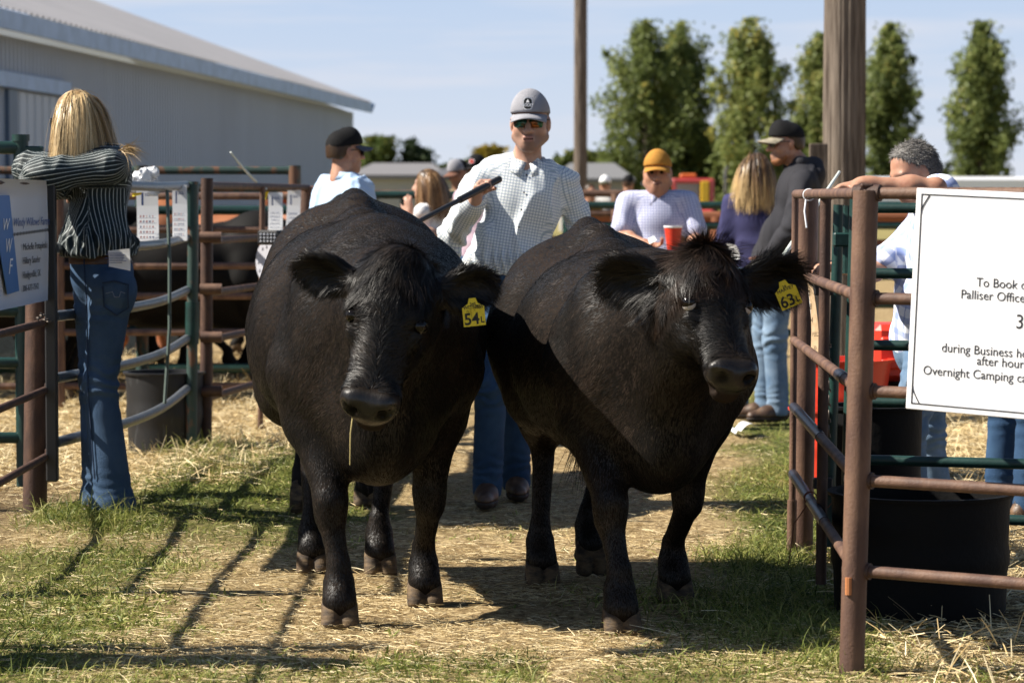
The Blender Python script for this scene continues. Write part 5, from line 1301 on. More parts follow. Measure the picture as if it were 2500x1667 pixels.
    if belt:
        zb = hem_z - .012 if tuck else P["waist"][2] - .02; fb = Field((lo[0], lo[1], zb - .05), (hi[0], hi[1], zb + .05), .008)
        fb.rc(P["pelvis"], P["waist"], .116 * g * k, .131 * g * k, .05); fb.el(P["pelvis"] + np.array((-.012, 0, -.015)), np.array((.123 * g, .163 * g, .150)) * k, None, .05); fb.cut((0, 0, zb + .02), (0, 0, 1)); fb.cut((0, 0, zb - .022), (0, 0, -1)); V, Fq = fb.net(1); mesh("belt", V, Fq, belt, t)
    # boots
    for s_ in "RL":
        an, to = P["an" + s_], P["to" + s_]; fb = Field(np.minimum(an, to) - .09, np.maximum(an, to) + .09, .007); d = nrm((to - an) * (1, 1, 0))
        heel = np.array((an[0], an[1], an[2] - .045)) - d * .035; tip = np.array((to[0], to[1], an[2] - .055)); md = heel * .45 + tip * .55
        fb.rc(an + (0, 0, .03), heel, .044 * k, .040 * k, .03); fb.rc(heel, md + (0, 0, .008), .038 * k, .044 * k, .03); fb.rc(md + (0, 0, .006), tip, .044 * k, .034 * k, .03); fb.rc(an, md + (0, 0, .01), .042 * k, .040 * k, .03)
        z0 = an[2] - .085; fb.cut((0, 0, z0 + .024), (0, 0, -1)); V, Fq = fb.net(1); o = mesh("boot", V, Fq, boots, t)
        fb = Field(np.minimum(an, to) - .09, np.maximum(an, to) + .09, .007); fb.rc(heel, md, .042 * k, .048 * k, .03); fb.rc(md, tip, .048 * k, .038 * k, .03); fb.cut((0, 0, z0 + .026), (0, 0, 1)); fb.cut((0, 0, z0 - .006), (0, 0, -1)); V, Fq = fb.net(1)
        mesh("sole", V, Fq, M_SOLE, o)
    if hood:
        fh = Field(P["neck"] - .22, P["neck"] + .24, .010); fh.chain([P["neck"] + fo * .075 + up_ * -.01, P["neck"] + lat * .085 + up_ * .03, P["neck"] - fo * .08 + up_ * .035, P["neck"] - lat * .085 + up_ * .03, P["neck"] + fo * .075 + up_ * -.01], [.030, .036, .046, .036, .030], .03)
        fh.el(P["neck"] - fo * .115 - up_ * .035, (.055, .105, .085), Rt, .03); fh.disp(lambda Q: fbm(Q * 16, 2, 121) * .02); V, Fq = fh.net(1); mesh("hood", V, Fq, shirt, top)
    if vest:
        fv = Field(lo, hi, pcell or cell); fv.el(P["chest"] + up_ * .02, np.array((.135 * g, .185 * g ** .5, .21)) * k, Rt, .06); fv.el(w_, np.array((.13 * g, .17 * g, .18)) * k, Rt, .07)
        for s_ in "RL": fv.rc(P["sh" + s_], P["sh" + s_] * .3 + P["el" + s_] * .7, .075 * k, .07 * k, .03)
        fv.el(P["chest"] + fo * .16 * k, np.array((.10, .07, .30)) * k, Rt, .03, True); fv.cut((0, 0, P["pelvis"][2] + .02), (0, 0, -1)); V, Fq = fv.net(1); mesh("open_jacket", V, Fq, vest, t)
    return t, dict(P=P, H=HH, R3=R3, s=k * hs, fr=fr, fo=fo, lat=lat, up=up_, k=k, top=top)
def strands_hair(parent, info, m, n, length, sx=1.0, wave=.1, seed=1, part=0.0, wind=None, base_m=None, tonef=None, name="hair", width=.0035, front=.045):
    rng = np.random.default_rng(seed); H, R3, s = info["H"], info["R3"], info["s"]; f, l, u = R3; c = H(0, 0, 0)
    fl = Field((-.16, -.13, -.16), (.12, .13, .16), .007); fl.el((-.014, 0, .030), (.104, .088, .100)); fl.el((-.055, 0, -.05), (.060, .078, .085), k=.05); fl.cut((front, 0, .06), (1, 0, -.5))
    fl.disp(lambda P: fbm(P * 30, 2, 95) * .012)
    V, Fq = fl.net(1); o = mesh(name, V @ (R3 * s) + c, Fq, base_m or m, parent, attrs={"tone": np.full(len(V), .22)})
    th = rng.uniform(-math.pi, math.pi, n); ph = np.arccos(1 - rng.random(n) * .95)
    q = np.stack([np.cos(th) * np.sin(ph) * .104 - .014, np.sin(th) * np.sin(ph) * .088, np.cos(ph) * .100 + .030], 1)
    keep = (q[:, 0] < front + (q[:, 2] - .06) * .5 + .02); q = q[keep]; n = len(q)
    nl = nrm(q - np.array((-.014, 0, .03))); d = nl * .30 + np.stack([-.30 - q[:, 0] * 1.2, q[:, 1] * 2.8, -np.clip(.9 - q[:, 2] * 3.5, .1, 1.2)], 1)
    cl = np.stack([fbm(q * 38, 2, 96 + i) for i in range(3)], 1)
    d = nrm(d + cl * .8 + rng.normal(0, .05, (n, 3)))
    P = q @ (R3 * s) + c; Dw = d @ R3; Nw = nl @ R3
    L = length * (.62 + .45 * rng.random(n) + fbm(q * 30, 2, 98) * .35) * s - (.100 - q[:, 2]) * .25
    grav = np.array((0, 0, -1.0)) * 1.0 + (wind if wind is not None else 0)
    cu = (cl @ R3) * wave * 6
    RV, RF = ribbons(P, Dw, Nw + rng.normal(0, .25, (n, 3)), L, width * (.6 + .8 * rng.random(n)), droop=3.4, grav=grav, curl=cu, seg=7, tip=.25)
    tn = np.clip(.5 + fbm(q * 26, 2, 99) * 1.8 + rng.normal(0, .12, n), 0, 1); tone_ = np.repeat(tn, 16)
    if tonef is not None: tone_ = tonef(np.repeat(tn, 16), np.tile(np.repeat(np.arange(8) / 7, 2), n), RV)
    mesh("strands", RV, RF, m, o, attrs={"tone": tone_}); return o
def ax(u, D): return (u * K - 1250) / F * D
# ---- the handler between the two cows
D_ = 12.25
hj = dict(head=W(1218, 281, 12.22), neck=W(1208, 380, 12.30), chest=W(1200, 470, 12.30), waist=W(1172, 585, 12.28), pelvis=W(1160, 650, 12.28),
          shR=W(1098, 408, 12.30), shL=W(1306, 414, 12.34), elR=W(1036, 548, 12.08), wrR=None, elL=W(1334, 545, 12.42), wrL=W(1335, 660, 12.25),
          hipR=W(1130, 668, 12.28), hipL=W(1192, 668, 12.30), knR=W(1128, 890, 12.12), knL=W(1186, 890, 12.42), anR=np.array((ax(1120, 12.2), 12.2, .085)), anL=np.array((ax(1186, 12.5), 12.5, .085)),
          toR=np.array((ax(1113, 12.0), 12.02, .03)), toL=np.array((ax(1192, 12.35), 12.34, .03)))
stick_a, stick_b = W(1128, 414, 11.80), W(905, 530, 11.20); sdv = nrm(stick_b - stick_a)
kp = W(1104, 418, 11.78); hd_ = nrm(np.array((.05, -.75, .62))); hd_ = nrm(hd_ - sdv * (hd_ @ sdv)); hp_ = np.cross(hd_, sdv); hp_ = hp_ if hp_[2] < 0 else -hp_
hj["wrR"] = kp - hd_ * .098; sh_ = kp + hp_ * .034 - (stick_a + sdv * ((kp - stick_a) @ sdv)); sh_ = sh_ - sdv * (sh_ @ sdv); stick_a = stick_a + sh_; stick_b = stick_b + sh_
hnd, hi = person("man in checked shirt, grey cap and mirrored sunglasses driving the two cows", (ax(1160, 12.28), 12.28), (.02, -1), 1.87, .0065, M_CHECK, M_DENIM, J=hj, headf=(-.10, -1, -.05), collar=M_CHECK, stub=1.0, tuck=True, hem=1.03, fold=.024,
    hands={"R": (hd_, hp_, -sdv, 1.38)}, loose=1.02, pcell=.0075)
short_hair(hnd, hi["H"], hi["R3"], hi["s"], M_HAIRB)
cap(hnd, hi["H"], hi["R3"], hi["s"], M_CAPG, M_CAPG, patch=(.021, .027, "HOOEY", M_WHITE, M_BLACK), mesh_back=M_CAPB)
shades(hnd, hi["H"], hi["R3"], hi["s"], M_LENS)
# stubble and lips, buttons, pocket
H, R3, s = hi["H"], hi["R3"], hi["s"]
P0, up_, fo, lat, fr = hi["P"], hi["up"], hi["fo"], hi["lat"], hi["fr"]
fl = Field((.02, -.05, -.11), (.13, .05, -.04), .004); fl.rc((.0975, -.016, -.0625), (.0975, .016, -.0625), .0065, .0065, .006); fl.rc((.0935, -.013, -.0765), (.0935, .013, -.0765), .0072, .0072, .006); V, Fq = fl.net(1)
mesh("lips", V @ (R3 * s) + H(0, 0, 0), Fq, M_LIP, hnd)
M_MOUTH = mat("mouth_line", (.10, .035, .03), rough=.7)
b = MB(); b.tube([H(.0985, y, -.0695 - .0 * y) for y in np.linspace(-.021, .021, 7)], .0042 * s, 6); b.build("mouth", M_MOUTH, hnd)
def front_of(o, x, z):
    """frontmost surface of a garment at (left offset, height) in the wearer's axes"""
    co = np.array([v.co[:] for v in o.data.vertices]); m = (np.abs(co[:, 1] - x) < .014) & (np.abs(co[:, 2] - z) < .014); return co[m][:, 0].max() if m.any() else .14
pk = P0["neck"][2]
b = MB()
for k_ in range(4):
    z = pk - .045 - k_ * .078; xl = (P0["neck"][1] * (1 - k_ / 6) + P0["waist"][1] * k_ / 6); b.tube([(front_of(hi["top"], xl, z) - .001, xl, z), (front_of(hi["top"], xl, z) + .003, xl, z)], .0042, 10)
b.build("buttons", M_INK, hi["top"])
# driving stick
b = MB(); b.tube([stick_a - sdv * .05, stick_b + sdv * .35], [.0125, .0085], 12); b.tube([stick_a - sdv * .06, stick_a + sdv * .26], .0155, 12)
tag(b.build("driving_stick", M_BLACK), "black stick held by the man in the checked shirt", "stick")
# ---- woman leaning on the gate at the left
wj = dict(head=W(174, 277, 11.62), neck=W(212, 350, 11.62), chest=W(232, 435, 11.66), waist=W(222, 560, 11.62), pelvis=W(230, 628, 11.60),
          shR=W(262, 378, 11.46), shL=W(168, 378, 11.90), elR=W(88, 404, 11.42), wrR=W(150, 436, 11.66), elL=W(66, 388, 12.0), wrL=W(140, 412, 11.9),
          hipR=W(250, 655, 11.50), hipL=W(212, 655, 11.70), knR=W(230, 880, 11.46), knL=W(222, 880, 11.68), anR=W(262, 1150, 11.42), anL=W(234, 1140, 11.62), toR=W(205, 1172, 11.48), toL=W(176, 1158, 11.66))
wo, wi = person("woman with blond hair in a striped blouse and flared jeans leaning on the left fence", (ax(250, 11.5), 11.5), (-.85, .5), 1.80, .0075, M_STRIPE, M_DENIMW, boots=M_BOOT, J=wj, headf=(-.72, .62, -.12), belt=M_BELT, hem=W(0, 588, 11.6)[2], tuck=True, fold=.018, flare=.022, yoke=fr(W(235, 432, 11.6))[2], loose=1.22, facefeat=False, stub=0, girth=.98,
    hands={"R": (W(175, 440, 11.8) - W(150, 436, 11.66), np.array((0, .3, -1)), np.array((-.3, .5, .4)), .6)})
def bl_tone(tn, g, RV): return np.clip(tn * .8 + .12 + .12 * g, 0, 1)
strands_hair(wo, wi, M_BLOND, 11000, .300, wave=.24, seed=3, tonef=bl_tone, base_m=M_BLOND, width=.0026, front=.06)
n_ = 130; rg = np.random.default_rng(9); P = W(288, 345, 11.42) + rg.normal(0, .012, (n_, 3)); RV, RF = ribbons(P, np.tile((.8, -.1, .25), (n_, 1)) + rg.normal(0, .28, (n_, 3)), rg.normal(0, 1, (n_, 3)), .05 + .07 * rg.random(n_), .0028, droop=1.6, seg=6, curl=rg.normal(0, .5, (n_, 3)))
RV = (RV - np.array((ax(250, 11.5), 11.5, 0))) @ rotz(math.atan2(.5, -.85)); mesh("windblown_strands", RV, RF, M_BLOND, wo, attrs={"tone": np.repeat(.3 + .6 * rg.random(n_), 14)})
shades(wo, wi["H"], wi["R3"], wi["s"])
# back pockets, stitching and the folded paper
def pocket(parent, u0, v0, w, h, D, m, nm, lift=.004):
    cs = [W(u0, v0, D), W(u0 + w, v0 - 3, D), W(u0 + w - 2, v0 + h * .8, D), W(u0 + w * .5, v0 + h, D), W(u0 + 2, v0 + h * .82, D)]
    return cs
inv = lambda p: (np.asarray(p) - np.array((ax(250, 11.5), 11.5, 0))) @ rotz(math.atan2(.5, -.85))
def back_on(o, Pw):
    """drop a point onto the camera side of a garment"""
    co = np.array([v.co[:] for v in o.data.vertices]); R_ = rotz(math.atan2(.5, -.85)); w = co @ R_.T + np.array((ax(250, 11.5), 11.5, 0))
    m = (np.abs(w[:, 0] - Pw[0]) < .013) & (np.abs(w[:, 2] - Pw[2]) < .013); q = np.array(Pw, float)
    if m.any(): q[1] = w[m][:, 1].min()
    return q
jn = [c for c in wo.children if c.name.startswith("jeans")][0]
def seam(pts, m, nm, r=.0028):
    Q = []
    for (a, c), (d, e) in zip(pts[:-1], pts[1:]):
        for f in np.linspace(0, 1, 9)[:-1]: Q.append(inv(back_on(jn, W(a + (d - a) * f, c + (e - c) * f, 11.5)) - np.array((0, .001, 0))))
    b = MB(); b.tube(Q, r, 6); b.build(nm, m, jn)
M_STITCH = mat("denim_stitch", (.012, .028, .065), rough=.9); M_STITCHL = mat("pale_stitch", (.16, .20, .28), rough=.9)
seam([(244, 648), (272, 643), (302, 652), (301, 705), (276, 722), (248, 702), (244, 648)], M_STITCH, "back_pocket_seam", .0034)
seam([(252, 672), (268, 668), (272, 680), (283, 680), (286, 668), (297, 672)], M_STITCHL, "pocket_embroidery", .0016)
seam([(196, 595), (205, 700), (212, 900), (232, 1120)], M_STITCH, "side_seam", .003)
sq = [W(248, 576, 11.33), W(297, 571, 11.30), W(299, 622, 11.31), W(250, 612, 11.33)]
o = sheet("folded_paper", sq, .002, M_PAPER, "white printed paper sticking out of the jeans back pocket", "paper", bend=.004)
b = MB()
for k_ in range(7):
    p_ = sq[0] * (1 - .2 - k_ * .1) + sq[3] * (.2 + k_ * .1); dx = sq[1] - sq[0]; b.box(p_ + dx * (.3 + .05 * (k_ % 3)) + np.array((0, -.008, 0)), (.06 + .02 * (k_ % 2), .001, .0022))
b.build("print", M_BLUEL, o)
# ---- people behind
cast = []
mb, bi = person("man with his back turned, light blue shirt and black cap worn low", (ax(788, 15.4), 15.4), (.70, .62), 1.78, .010, cloth("light_blue_cotton", (.46, .60, .78), (.40, .54, .74), 6), M_DENIM, girth=1.05, fold=.030, headf=(.78, .45, .02), skin=M_SKINT, collar=cloth("light_blue_collar", (.46, .60, .78)))
cap(mb, bi["H"], bi["R3"], bi["s"], M_CAPB, cloth("slate_brim", (.10, .11, .14))); short_hair(mb, bi["H"], bi["R3"], bi["s"], M_HAIRB); shades(mb, bi["H"], bi["R3"], bi["s"], M_GLASS)
D_ = 19.0
wb, wbi = person("woman with long brown hair in a white sleeveless top, seen from the side", (ax(985, D_), D_), (-.9, .25), 1.60, .012, cloth("white_top", (.78, .77, .78)), M_DENIM, sleeve="none", stub=0, J=dict(elR=W(1010, 545, 18.85), wrR=W(958, 520, 18.75), elL=W(945, 540, 19.2), wrL=W(940, 490, 19.2)), girth=.9, fold=.01)
strands_hair(wb, wbi, M_BRUN, 3600, .36, wave=.16, seed=5, base_m=M_HAIRB, width=.0045)
D_ = 24.0
m1, q = person("man in a grey cap looking down, behind the woman with brown hair", (ax(1058, D_), D_), (-.75, -.5), 1.74, .014, cloth("dull_olive_shirt", (.20, .15, .09)), M_DENIM, skin=M_SKINT, headf=(-.7, -.6, -.25))
cap(m1, q["H"], q["R3"], q["s"], M_CAPG, cloth("brown_brim", (.20, .10, .07)), mesh_back=M_CAPB); short_hair(m1, q["H"], q["R3"], q["s"], M_HAIRB)
D_ = 22.0
m2, q = person("man in pink plaid shirt and black cap with red emblem behind the handler's elbow", (ax(1100, D_), D_), (-.45, -.85), 1.74, .014, cloth("pale_pink_plaid", (.55, .42, .48), (.40, .30, .40), 30), M_DENIM, skin=M_SKINT)
cap(m2, q["H"], q["R3"], q["s"], M_CAPB, M_CAPB, patch=(.026, .020, None, M_WHITE, M_REDP)); short_hair(m2, q["H"], q["R3"], q["s"], M_HAIRB)
D_ = 16.5
mt, ti = person("heavy smiling man in tan cap and pale blue short sleeved shirt, holding a red cup", (ax(1510, D_), D_), (-.04, -1), 1.665, .0085, M_CHECKB, M_DENIM, sleeve="short", girth=1.26, fold=.005, loose=1.10, skin=M_SKINT, headf=(-.12, -1, -.02), collar=M_CHECKB, headfat=1.18, hs=1.08,
    J=dict(elR=W(1425, 538, 16.42), wrR=W(1482, 560, 16.18), elL=W(1604, 545, 16.42), wrL=W(1576, 570, 16.12), shR=W(1440, 462, 16.5), shL=W(1582, 462, 16.5)),
    hands={"R": (np.array((.8, -.3, -.1)), np.array((.1, -.3, .9)), np.array((.1, -.9, .2)), .8), "L": (np.array((-.85, -.35, .25)), np.array((-.3, -.5, .1)), np.array((-.2, -.1, .9)), .95)})
cap(mt, ti["H"], ti["R3"], ti["s"], M_CAPT, M_CAPT); short_hair(mt, ti["H"], ti["R3"], ti["s"], M_HAIRG)
for sd in (-1, 1):
    fl = Field((-.02,) * 3, (.02,) * 3, .004); fl.el((0, 0, 0), (.012, .012, .010)); V, Fq = fl.net(1); mesh("eye", V + ti["H"](.082, sd * .031, .004), Fq, M_EYE, mt)
b = MB(); 
for sd in (-1, 1): b.tube([ti["H"](.094, sd * .016, .024), ti["H"](.086, sd * .046, .022)], .004, 6)
b.build("eyebrows", M_HAIRB, mt)
b = MB(); b.tube([ti["H"](.1005 - y * y * 22, y, -.0675 + y * y * 14) for y in np.linspace(-.026, .026, 9)], .0045, 6); b.build("mouth", M_MOUTH, mt)
z0 = ti["P"]["chest"]; b = MB(); b.box((front_of(ti["top"], .10, z0[2] + .005) + .004, .10, z0[2] + .005), (.008, .055, .010), bev=.002); b.build("pocket_phone", M_BLACK, ti["top"])
def cup(loc_, label, group=None, s=1.0):
    t = thing("plastic_cup", label, "cup", loc_, 0, group); b = MB(); b.lathe([(.002, .002), (.030 * s, .0), (.040 * s, .075 * s), (.0455 * s, .118 * s)], n=24); b.lathe([(.0435 * s, .117 * s), (.032 * s, .03 * s), (.001, .03 * s)], n=24); b.build("cup_wall", M_RED, t)
    b = MB(); b.lathe([(.0452 * s, .110 * s), (.0485 * s, .114 * s), (.0485 * s, .121 * s), (.0440 * s, .121 * s), (.0425 * s, .100 * s)], n=24); b.build("rim", M_WHITE, t); return t
cup(W(1546, 574, 16.05), "red plastic cup with white rim in the tan-capped man's hand", s=1.18)
sheet("folded_paper", [W(1488, 548, 16.0), W(1502, 542, 16.0), W(1508, 552, 15.95), W(1492, 560, 15.95)], .003, M_PAPER, "folded white paper in the tan-capped man's right hand", "paper", bend=.004)
D_ = 16.9
mh, q = person("bearded man in a charcoal hoodie and black cap with camouflage brim", (ax(1775, D_), D_), (-.95, -.22), 1.86, .010, cloth("charcoal_fleece", (.034, .034, .040), (.026, .026, .031), 5), M_DENIML, hood=True, fold=.016, skin=M_SKINT, loose=1.08, headf=(-1, -.18, -.04), girth=1.12,
    J=dict(head=W(1806, 330, 16.9), neck=W(1838, 385, 16.92), chest=W(1832, 450, 16.9), waist=W(1800, 550, 16.9), pelvis=W(1782, 615, 16.9), shL=W(1842, 420, 16.66), shR=W(1848, 420, 17.06), elL=W(1822, 520, 16.55), wrL=W(1764, 590, 16.6), elR=W(1815, 515, 17.2), wrR=W(1760, 590, 17.1)))
cap(mh, q["H"], q["R3"], q["s"], M_CAPB, M_CAPC); short_hair(mh, q["H"], q["R3"], q["s"], M_HAIRB); shades(mh, q["H"], q["R3"], q["s"])
fl = Field((0, -.07, -.15), (.12, .07, -.04), .006); fl.rc((.062, 0, -.100), (.074, 0, -.090), .034, .030, .02)
for sd in (-1, 1): fl.rc((.0, sd * .062, -.055), (.05, sd * .030, -.100), .022, .028, .02)
fl.cut((.06, 0, -.072), (.5, 0, .6)); fl.disp(lambda Q: fbm(Q * 80, 2, 131) * .008); V, Fq = fl.net(1); mesh("beard", V @ (q["R3"] * q["s"]) + q["H"](0, 0, 0), Fq, mat("ginger_beard", (.22, .085, .03), rough=.8), mh)
D_ = 17.7
wl, q = person("woman with long two-toned hair in a navy sweatshirt, seen from behind", (ax(1738, D_), D_), (.25, 1), 1.69, .011, cloth("navy_fleece", (.045, .045, .115), (.035, .035, .09), 5), M_DENIML, fold=.016, loose=1.05)
strands_hair(wl, q, M_LONGB, 4200, .36, wave=.10, seed=7, base_m=M_HAIRB, width=.0038, tonef=lambda tn, g, RV: np.clip(tn * .5 + g * .75 - .1, 0, 1))
sheet("folded_paper", [W(1668, 560, 17.3), W(1690, 564, 17.2), W(1698, 596, 17.2), W(1676, 600, 17.3)], .002, M_PAPER, "white papers held low beside the navy sweatshirt", "paper", bend=.01)
# man resting on the green gate
D_ = 10.8
ml, li = person("grey-haired man in a blue plaid shirt resting his arm on the right fence", (ax(2125, D_), D_), (-1, -.12), 1.78, .009, M_PLAID, M_DENIML, sleeve="short", fold=.014, skin=M_SKINT, headf=(-.86, -.34, -.42), headu=(-.42, -.1, .9), loose=1.08, hs=.98,
    J=dict(head=W(2098, 398, 10.75), neck=W(2148, 462, 10.75), chest=W(2150, 560, 10.8), waist=W(2130, 690, 10.85), pelvis=W(2120, 790, 10.9), shL=W(2185, 492, 10.5), shR=W(2150, 500, 11.0), elL=W(2150, 432, 9.95), wrL=W(1985, 424, 9.95),
           elR=W(2010, 625, 10.8), wrR=W(1930, 612, 10.6), hipL=W(2125, 820, 10.75), hipR=W(2125, 820, 11.0), knL=W(2085, 985, 10.72), knR=W(2130, 990, 11.05), anL=np.array((ax(2105, 10.8), 10.8, .085)), anR=np.array((ax(2160, 11.1), 11.1, .085))),
    hands={"L": (np.array((-.95, 0, -.10)), np.array((-.1, 0, -1)), np.array((0, -.9, .1)), .55), "R": (np.array((-.9, -.2, 0)), np.array((0, .3, -1)), np.array((0, .9, .4)), .8)})
short_hair(ml, li["H"], li["R3"], li["s"], M_HAIRG, cover=6000)
pl, q = person("person in dark jeans and brown boots bending down behind the white board", (2.16, 11.6), (.9, .4), 1.75, .012, cloth("grey_work_shirt", (.20, .20, .22)), M_DENIM,
    J=dict(head=(2.72, 11.85, 1.10), neck=(2.62, 11.80, 1.14), chest=(2.46, 11.73, 1.10), waist=(2.26, 11.64, 1.02), pelvis=(2.14, 11.59, .93), shL=(2.52, 11.95, 1.16), shR=(2.62, 11.62, 1.16), elL=(2.62, 11.98, .86), elR=(2.72, 11.62, .86), wrL=(2.72, 11.95, .62), wrR=(2.80, 11.7, .62)), headf=(.7, .3, -.6))
# far group
D_ = 38.0
m4, q = person("man in an open slate jacket over a white shirt, white-fronted cap, far behind", (ax(1390, D_), D_), (-.15, -1), 1.72, .018, cloth("white_shirt", (.75, .74, .72)), M_DENIM, vest=cloth("slate_jacket", (.05, .06, .09)), skin=M_SKINT, J=dict(wrR=W(1356, 520, 37.8), elR=W(1345, 555, 38), wrL=W(1402, 515, 37.7), elL=W(1430, 545, 38)), group="far onlookers")
cap(m4, q["H"], q["R3"], q["s"], M_WHITE, cloth("olive_brim", (.07, .08, .05)), mesh_back=M_CAPB); short_hair(m4, q["H"], q["R3"], q["s"], M_HAIRB)
cup(W(1409, 525, 37.6), "red cup in the slate-jacketed man's left hand", "red cups of the far onlookers", 1.3); cup(W(1362, 525, 37.6), "red cup in the slate-jacketed man's right hand", "red cups of the far onlookers", 1.3)
m5, q = person("man with his back turned in a pale grey jacket, far behind the tan-capped man", (ax(1442, 41), 41), (.3, 1), 1.76, .018, cloth("pale_grey_jacket", (.42, .41, .38)), M_DENIM, skin=M_SKINT, group="far onlookers"); cap(m5, q["H"], q["R3"], q["s"], M_CAPB, M_CAPB); short_hair(m5, q["H"], q["R3"], q["s"], M_HAIRB)
m6, q = person("person in a mustard jacket beside the handler's shoulder, far behind", (ax(1354, 36), 36), (.6, -.8), 1.60, .018, cloth("mustard_cloth", (.36, .19, .02)), M_DENIM, skin=M_SKINT, group="far onlookers"); short_hair(m6, q["H"], q["R3"], q["s"], M_HAIRB)
# bystander by the fence, left of the picture, whose shadow crosses the foreground
dup(mb, (-2.40, 7.95, 0), -1.2, "man in a light blue shirt standing at the near end of the left fence")
# ------------------------------------------------------------------ barn
M_SIDING = mat("pale_grey_siding", (.46, .52, .59), rough=.5, spec=.4, noise=(.6, (.40, .45, .515), .35, .75, (1, 1, .25)))
M_ROOF = mat("grey_roof_sheet", (.36, .35, .36), rough=.5, spec=.35, noise=(.5, (.31, .305, .315), .4, .7))
M_FASC = mat("bluish_fascia", (.36, .50, .72), rough=.5, noise=(3, (.26, .37, .55), .4, .7))
t = thing("barn", "long pale metal-sided barn with grey roof on the left", "barn", (-5.5, 50, 0)); o_ = np.array((-5.5, 50, 0))
e0, e1 = np.array((-9.0, 12.0)), np.array((-4.03, 68.0)); dv = (e1 - e0) / np.linalg.norm(e1 - e0); nv = np.array((dv[1], -dv[0])); LB = np.linalg.norm(e1 - e0)
zw = 3.58; V, Fc = [], []; nb = int(LB / .20)
for i in range(nb + 1):
    for k_, (g, dp) in enumerate(((0, 0), (.5, 0), (.60, .055), (.90, .055))):
        s_ = (i + g) * .20
        if s_ > LB: continue
        p = e0 + dv * s_ + nv * dp; V += [(p[0], p[1], 0), (p[0], p[1], zw)]
m_ = len(V) // 2; V = np.array(V) - o_; Fc = [(2 * i, 2 * i + 2, 2 * i + 3, 2 * i + 1) for i in range(m_ - 1)]
q0 = np.array((*e1, 0)) - o_; q1 = np.array((*(e1 - nv * 15), 0)) - o_; kk = len(V); V = np.concatenate([V, [q0, q1, q1 + (0, 0, zw), q0 + (0, 0, zw), (q0 + q1) / 2 + (0, 0, zw + 2.75)]]); Fc += [(kk, kk + 1, kk + 2, kk + 4, kk + 3)]
mesh("wall", V, Fc, M_SIDING, t, smooth=False)
# roof with ribs
ov = .42; V, Fc = [], []; r0, r1 = e0 - dv * 1, e1 + dv * .55; nr_ = int(np.linalg.norm(r1 - r0) / .30); tan_ = .365
for i in range(nr_ + 1):
    for g, dz in ((0, 0), (.6, 0), (.72, .03), (.88, .03)):
        p = r0 + dv * (i + g) * .30; a = p + nv * ov; c = p - nv * 7.6
        V += [(a[0], a[1], zw + .26 - ov * tan_ + .16 + dz), (c[0], c[1], zw + .26 + 7.6 * tan_ + .16 + dz)]
m_ = len(V) // 2; V = np.array(V) - o_; Fc = [(2 * i, 2 * i + 2, 2 * i + 3, 2 * i + 1) for i in range(m_ - 1)]; mesh("roof", V, Fc, M_ROOF, t, smooth=False)
b = MB(); ang = math.atan2(dv[1], dv[0]); L2 = np.linalg.norm(r1 - r0); c = (r0 + r1) / 2 + nv * (ov + .01)
b.box((c[0] - o_[0], c[1] - o_[1], zw + .26 - ov * tan_ + .02), (L2, .03, .25), rotz(ang)); c = (r0 + r1) / 2 + nv * (ov / 2); b.box((c[0] - o_[0], c[1] - o_[1], zw + .10), (L2, ov, .02), rotz(ang)); b.build("fascia", M_FASC, t)
b = MB(); sl = math.atan(tan_); c = e1 + dv * .55 - nv * 3.6; b.box((c[0] - o_[0], c[1] - o_[1], zw + .24 + 3.6 * tan_ + .05), (8.7, .03, .24), rotz(math.atan2(nv[1], nv[0])) @ np.array(((math.cos(sl), 0, math.sin(sl)), (0, 1, 0), (-math.sin(sl), 0, math.cos(sl))))); b.build("rake_board", M_FASC, t)
b = MB(); p = e0 + dv * 23.5 + nv * .10; b.box((p[0] - o_[0], p[1] - o_[1], 2.98), (8.0, .16, .20), rotz(ang)); b.build("door_track", M_FASC, t)
b = MB(); p = e0 + dv * 24.6 + nv * .08; b.box((p[0] - o_[0], p[1] - o_[1], 1.43), (.45, .08, 2.86), rotz(ang)); b.build("door_jamb", mat("slate_blue_trim", (.10, .15, .22), rough=.5), t)
b = MB()
for i in range(13): p2 = e0 + dv * (24.9 + i * .2) + nv * .07; b.box((p2[0] - o_[0], p2[1] - o_[1], 1.43), (.198, .03 + .02 * (i % 2), 2.84), rotz(ang))
b.build("sliding_door", M_SIDING, t)
# ------------------------------------------------------------------ poles
def rough_pole(name, label, x, y, r, h, seed, rough=.06, cut=.20):
    V, n, mrow = [], 120, 110
    for i in range(mrow + 1):
        z = -.1 + (h + .1) * i / mrow
        for k_ in range(n):
            a = 2 * math.pi * k_ / n; q = np.array(((math.cos(a) * 2.2, math.sin(a) * 2.2, z * .35),)); d = float(fbm(q, 3, seed)[0]) * rough * 2 + float(fbm(q * np.array((7, 7, .45)), 3, seed + 3)[0]) * cut
            V.append(((r * (1 - .08 * i / mrow)) * (1 + d) * math.cos(a), (r * (1 - .08 * i / mrow)) * (1 + d) * math.sin(a), z))
    Fc = [(i * n + k_, i * n + (k_ + 1) % n, (i + 1) * n + (k_ + 1) % n, (i + 1) * n + k_) for i in range(mrow) for k_ in range(n)] + [tuple(range(mrow * n, (mrow + 1) * n))]
    o = mesh(name, V, Fc, M_WOOD); o.location = (x, y, 0); tag(o, label, "pole"); return o
rough_pole("wooden_pole", "thick weathered grey wooden pole on the right, rising out of the picture", ax(1937, 21), 21, .165, 5.2, 201)
rough_pole("utility_pole", "slender brown utility pole behind the handler's shoulder", ax(1333, 47), 47, .118, 9.5, 211, .02, .06)
b = MB(); p = W(1880, 330, 20.8); b.box((p[0], 20.8, p[2] / 2), (.14, .05, p[2]), bev=.006); tag(b.build("board_post", M_WOOD), "short grey board post left of the thick pole", "post")
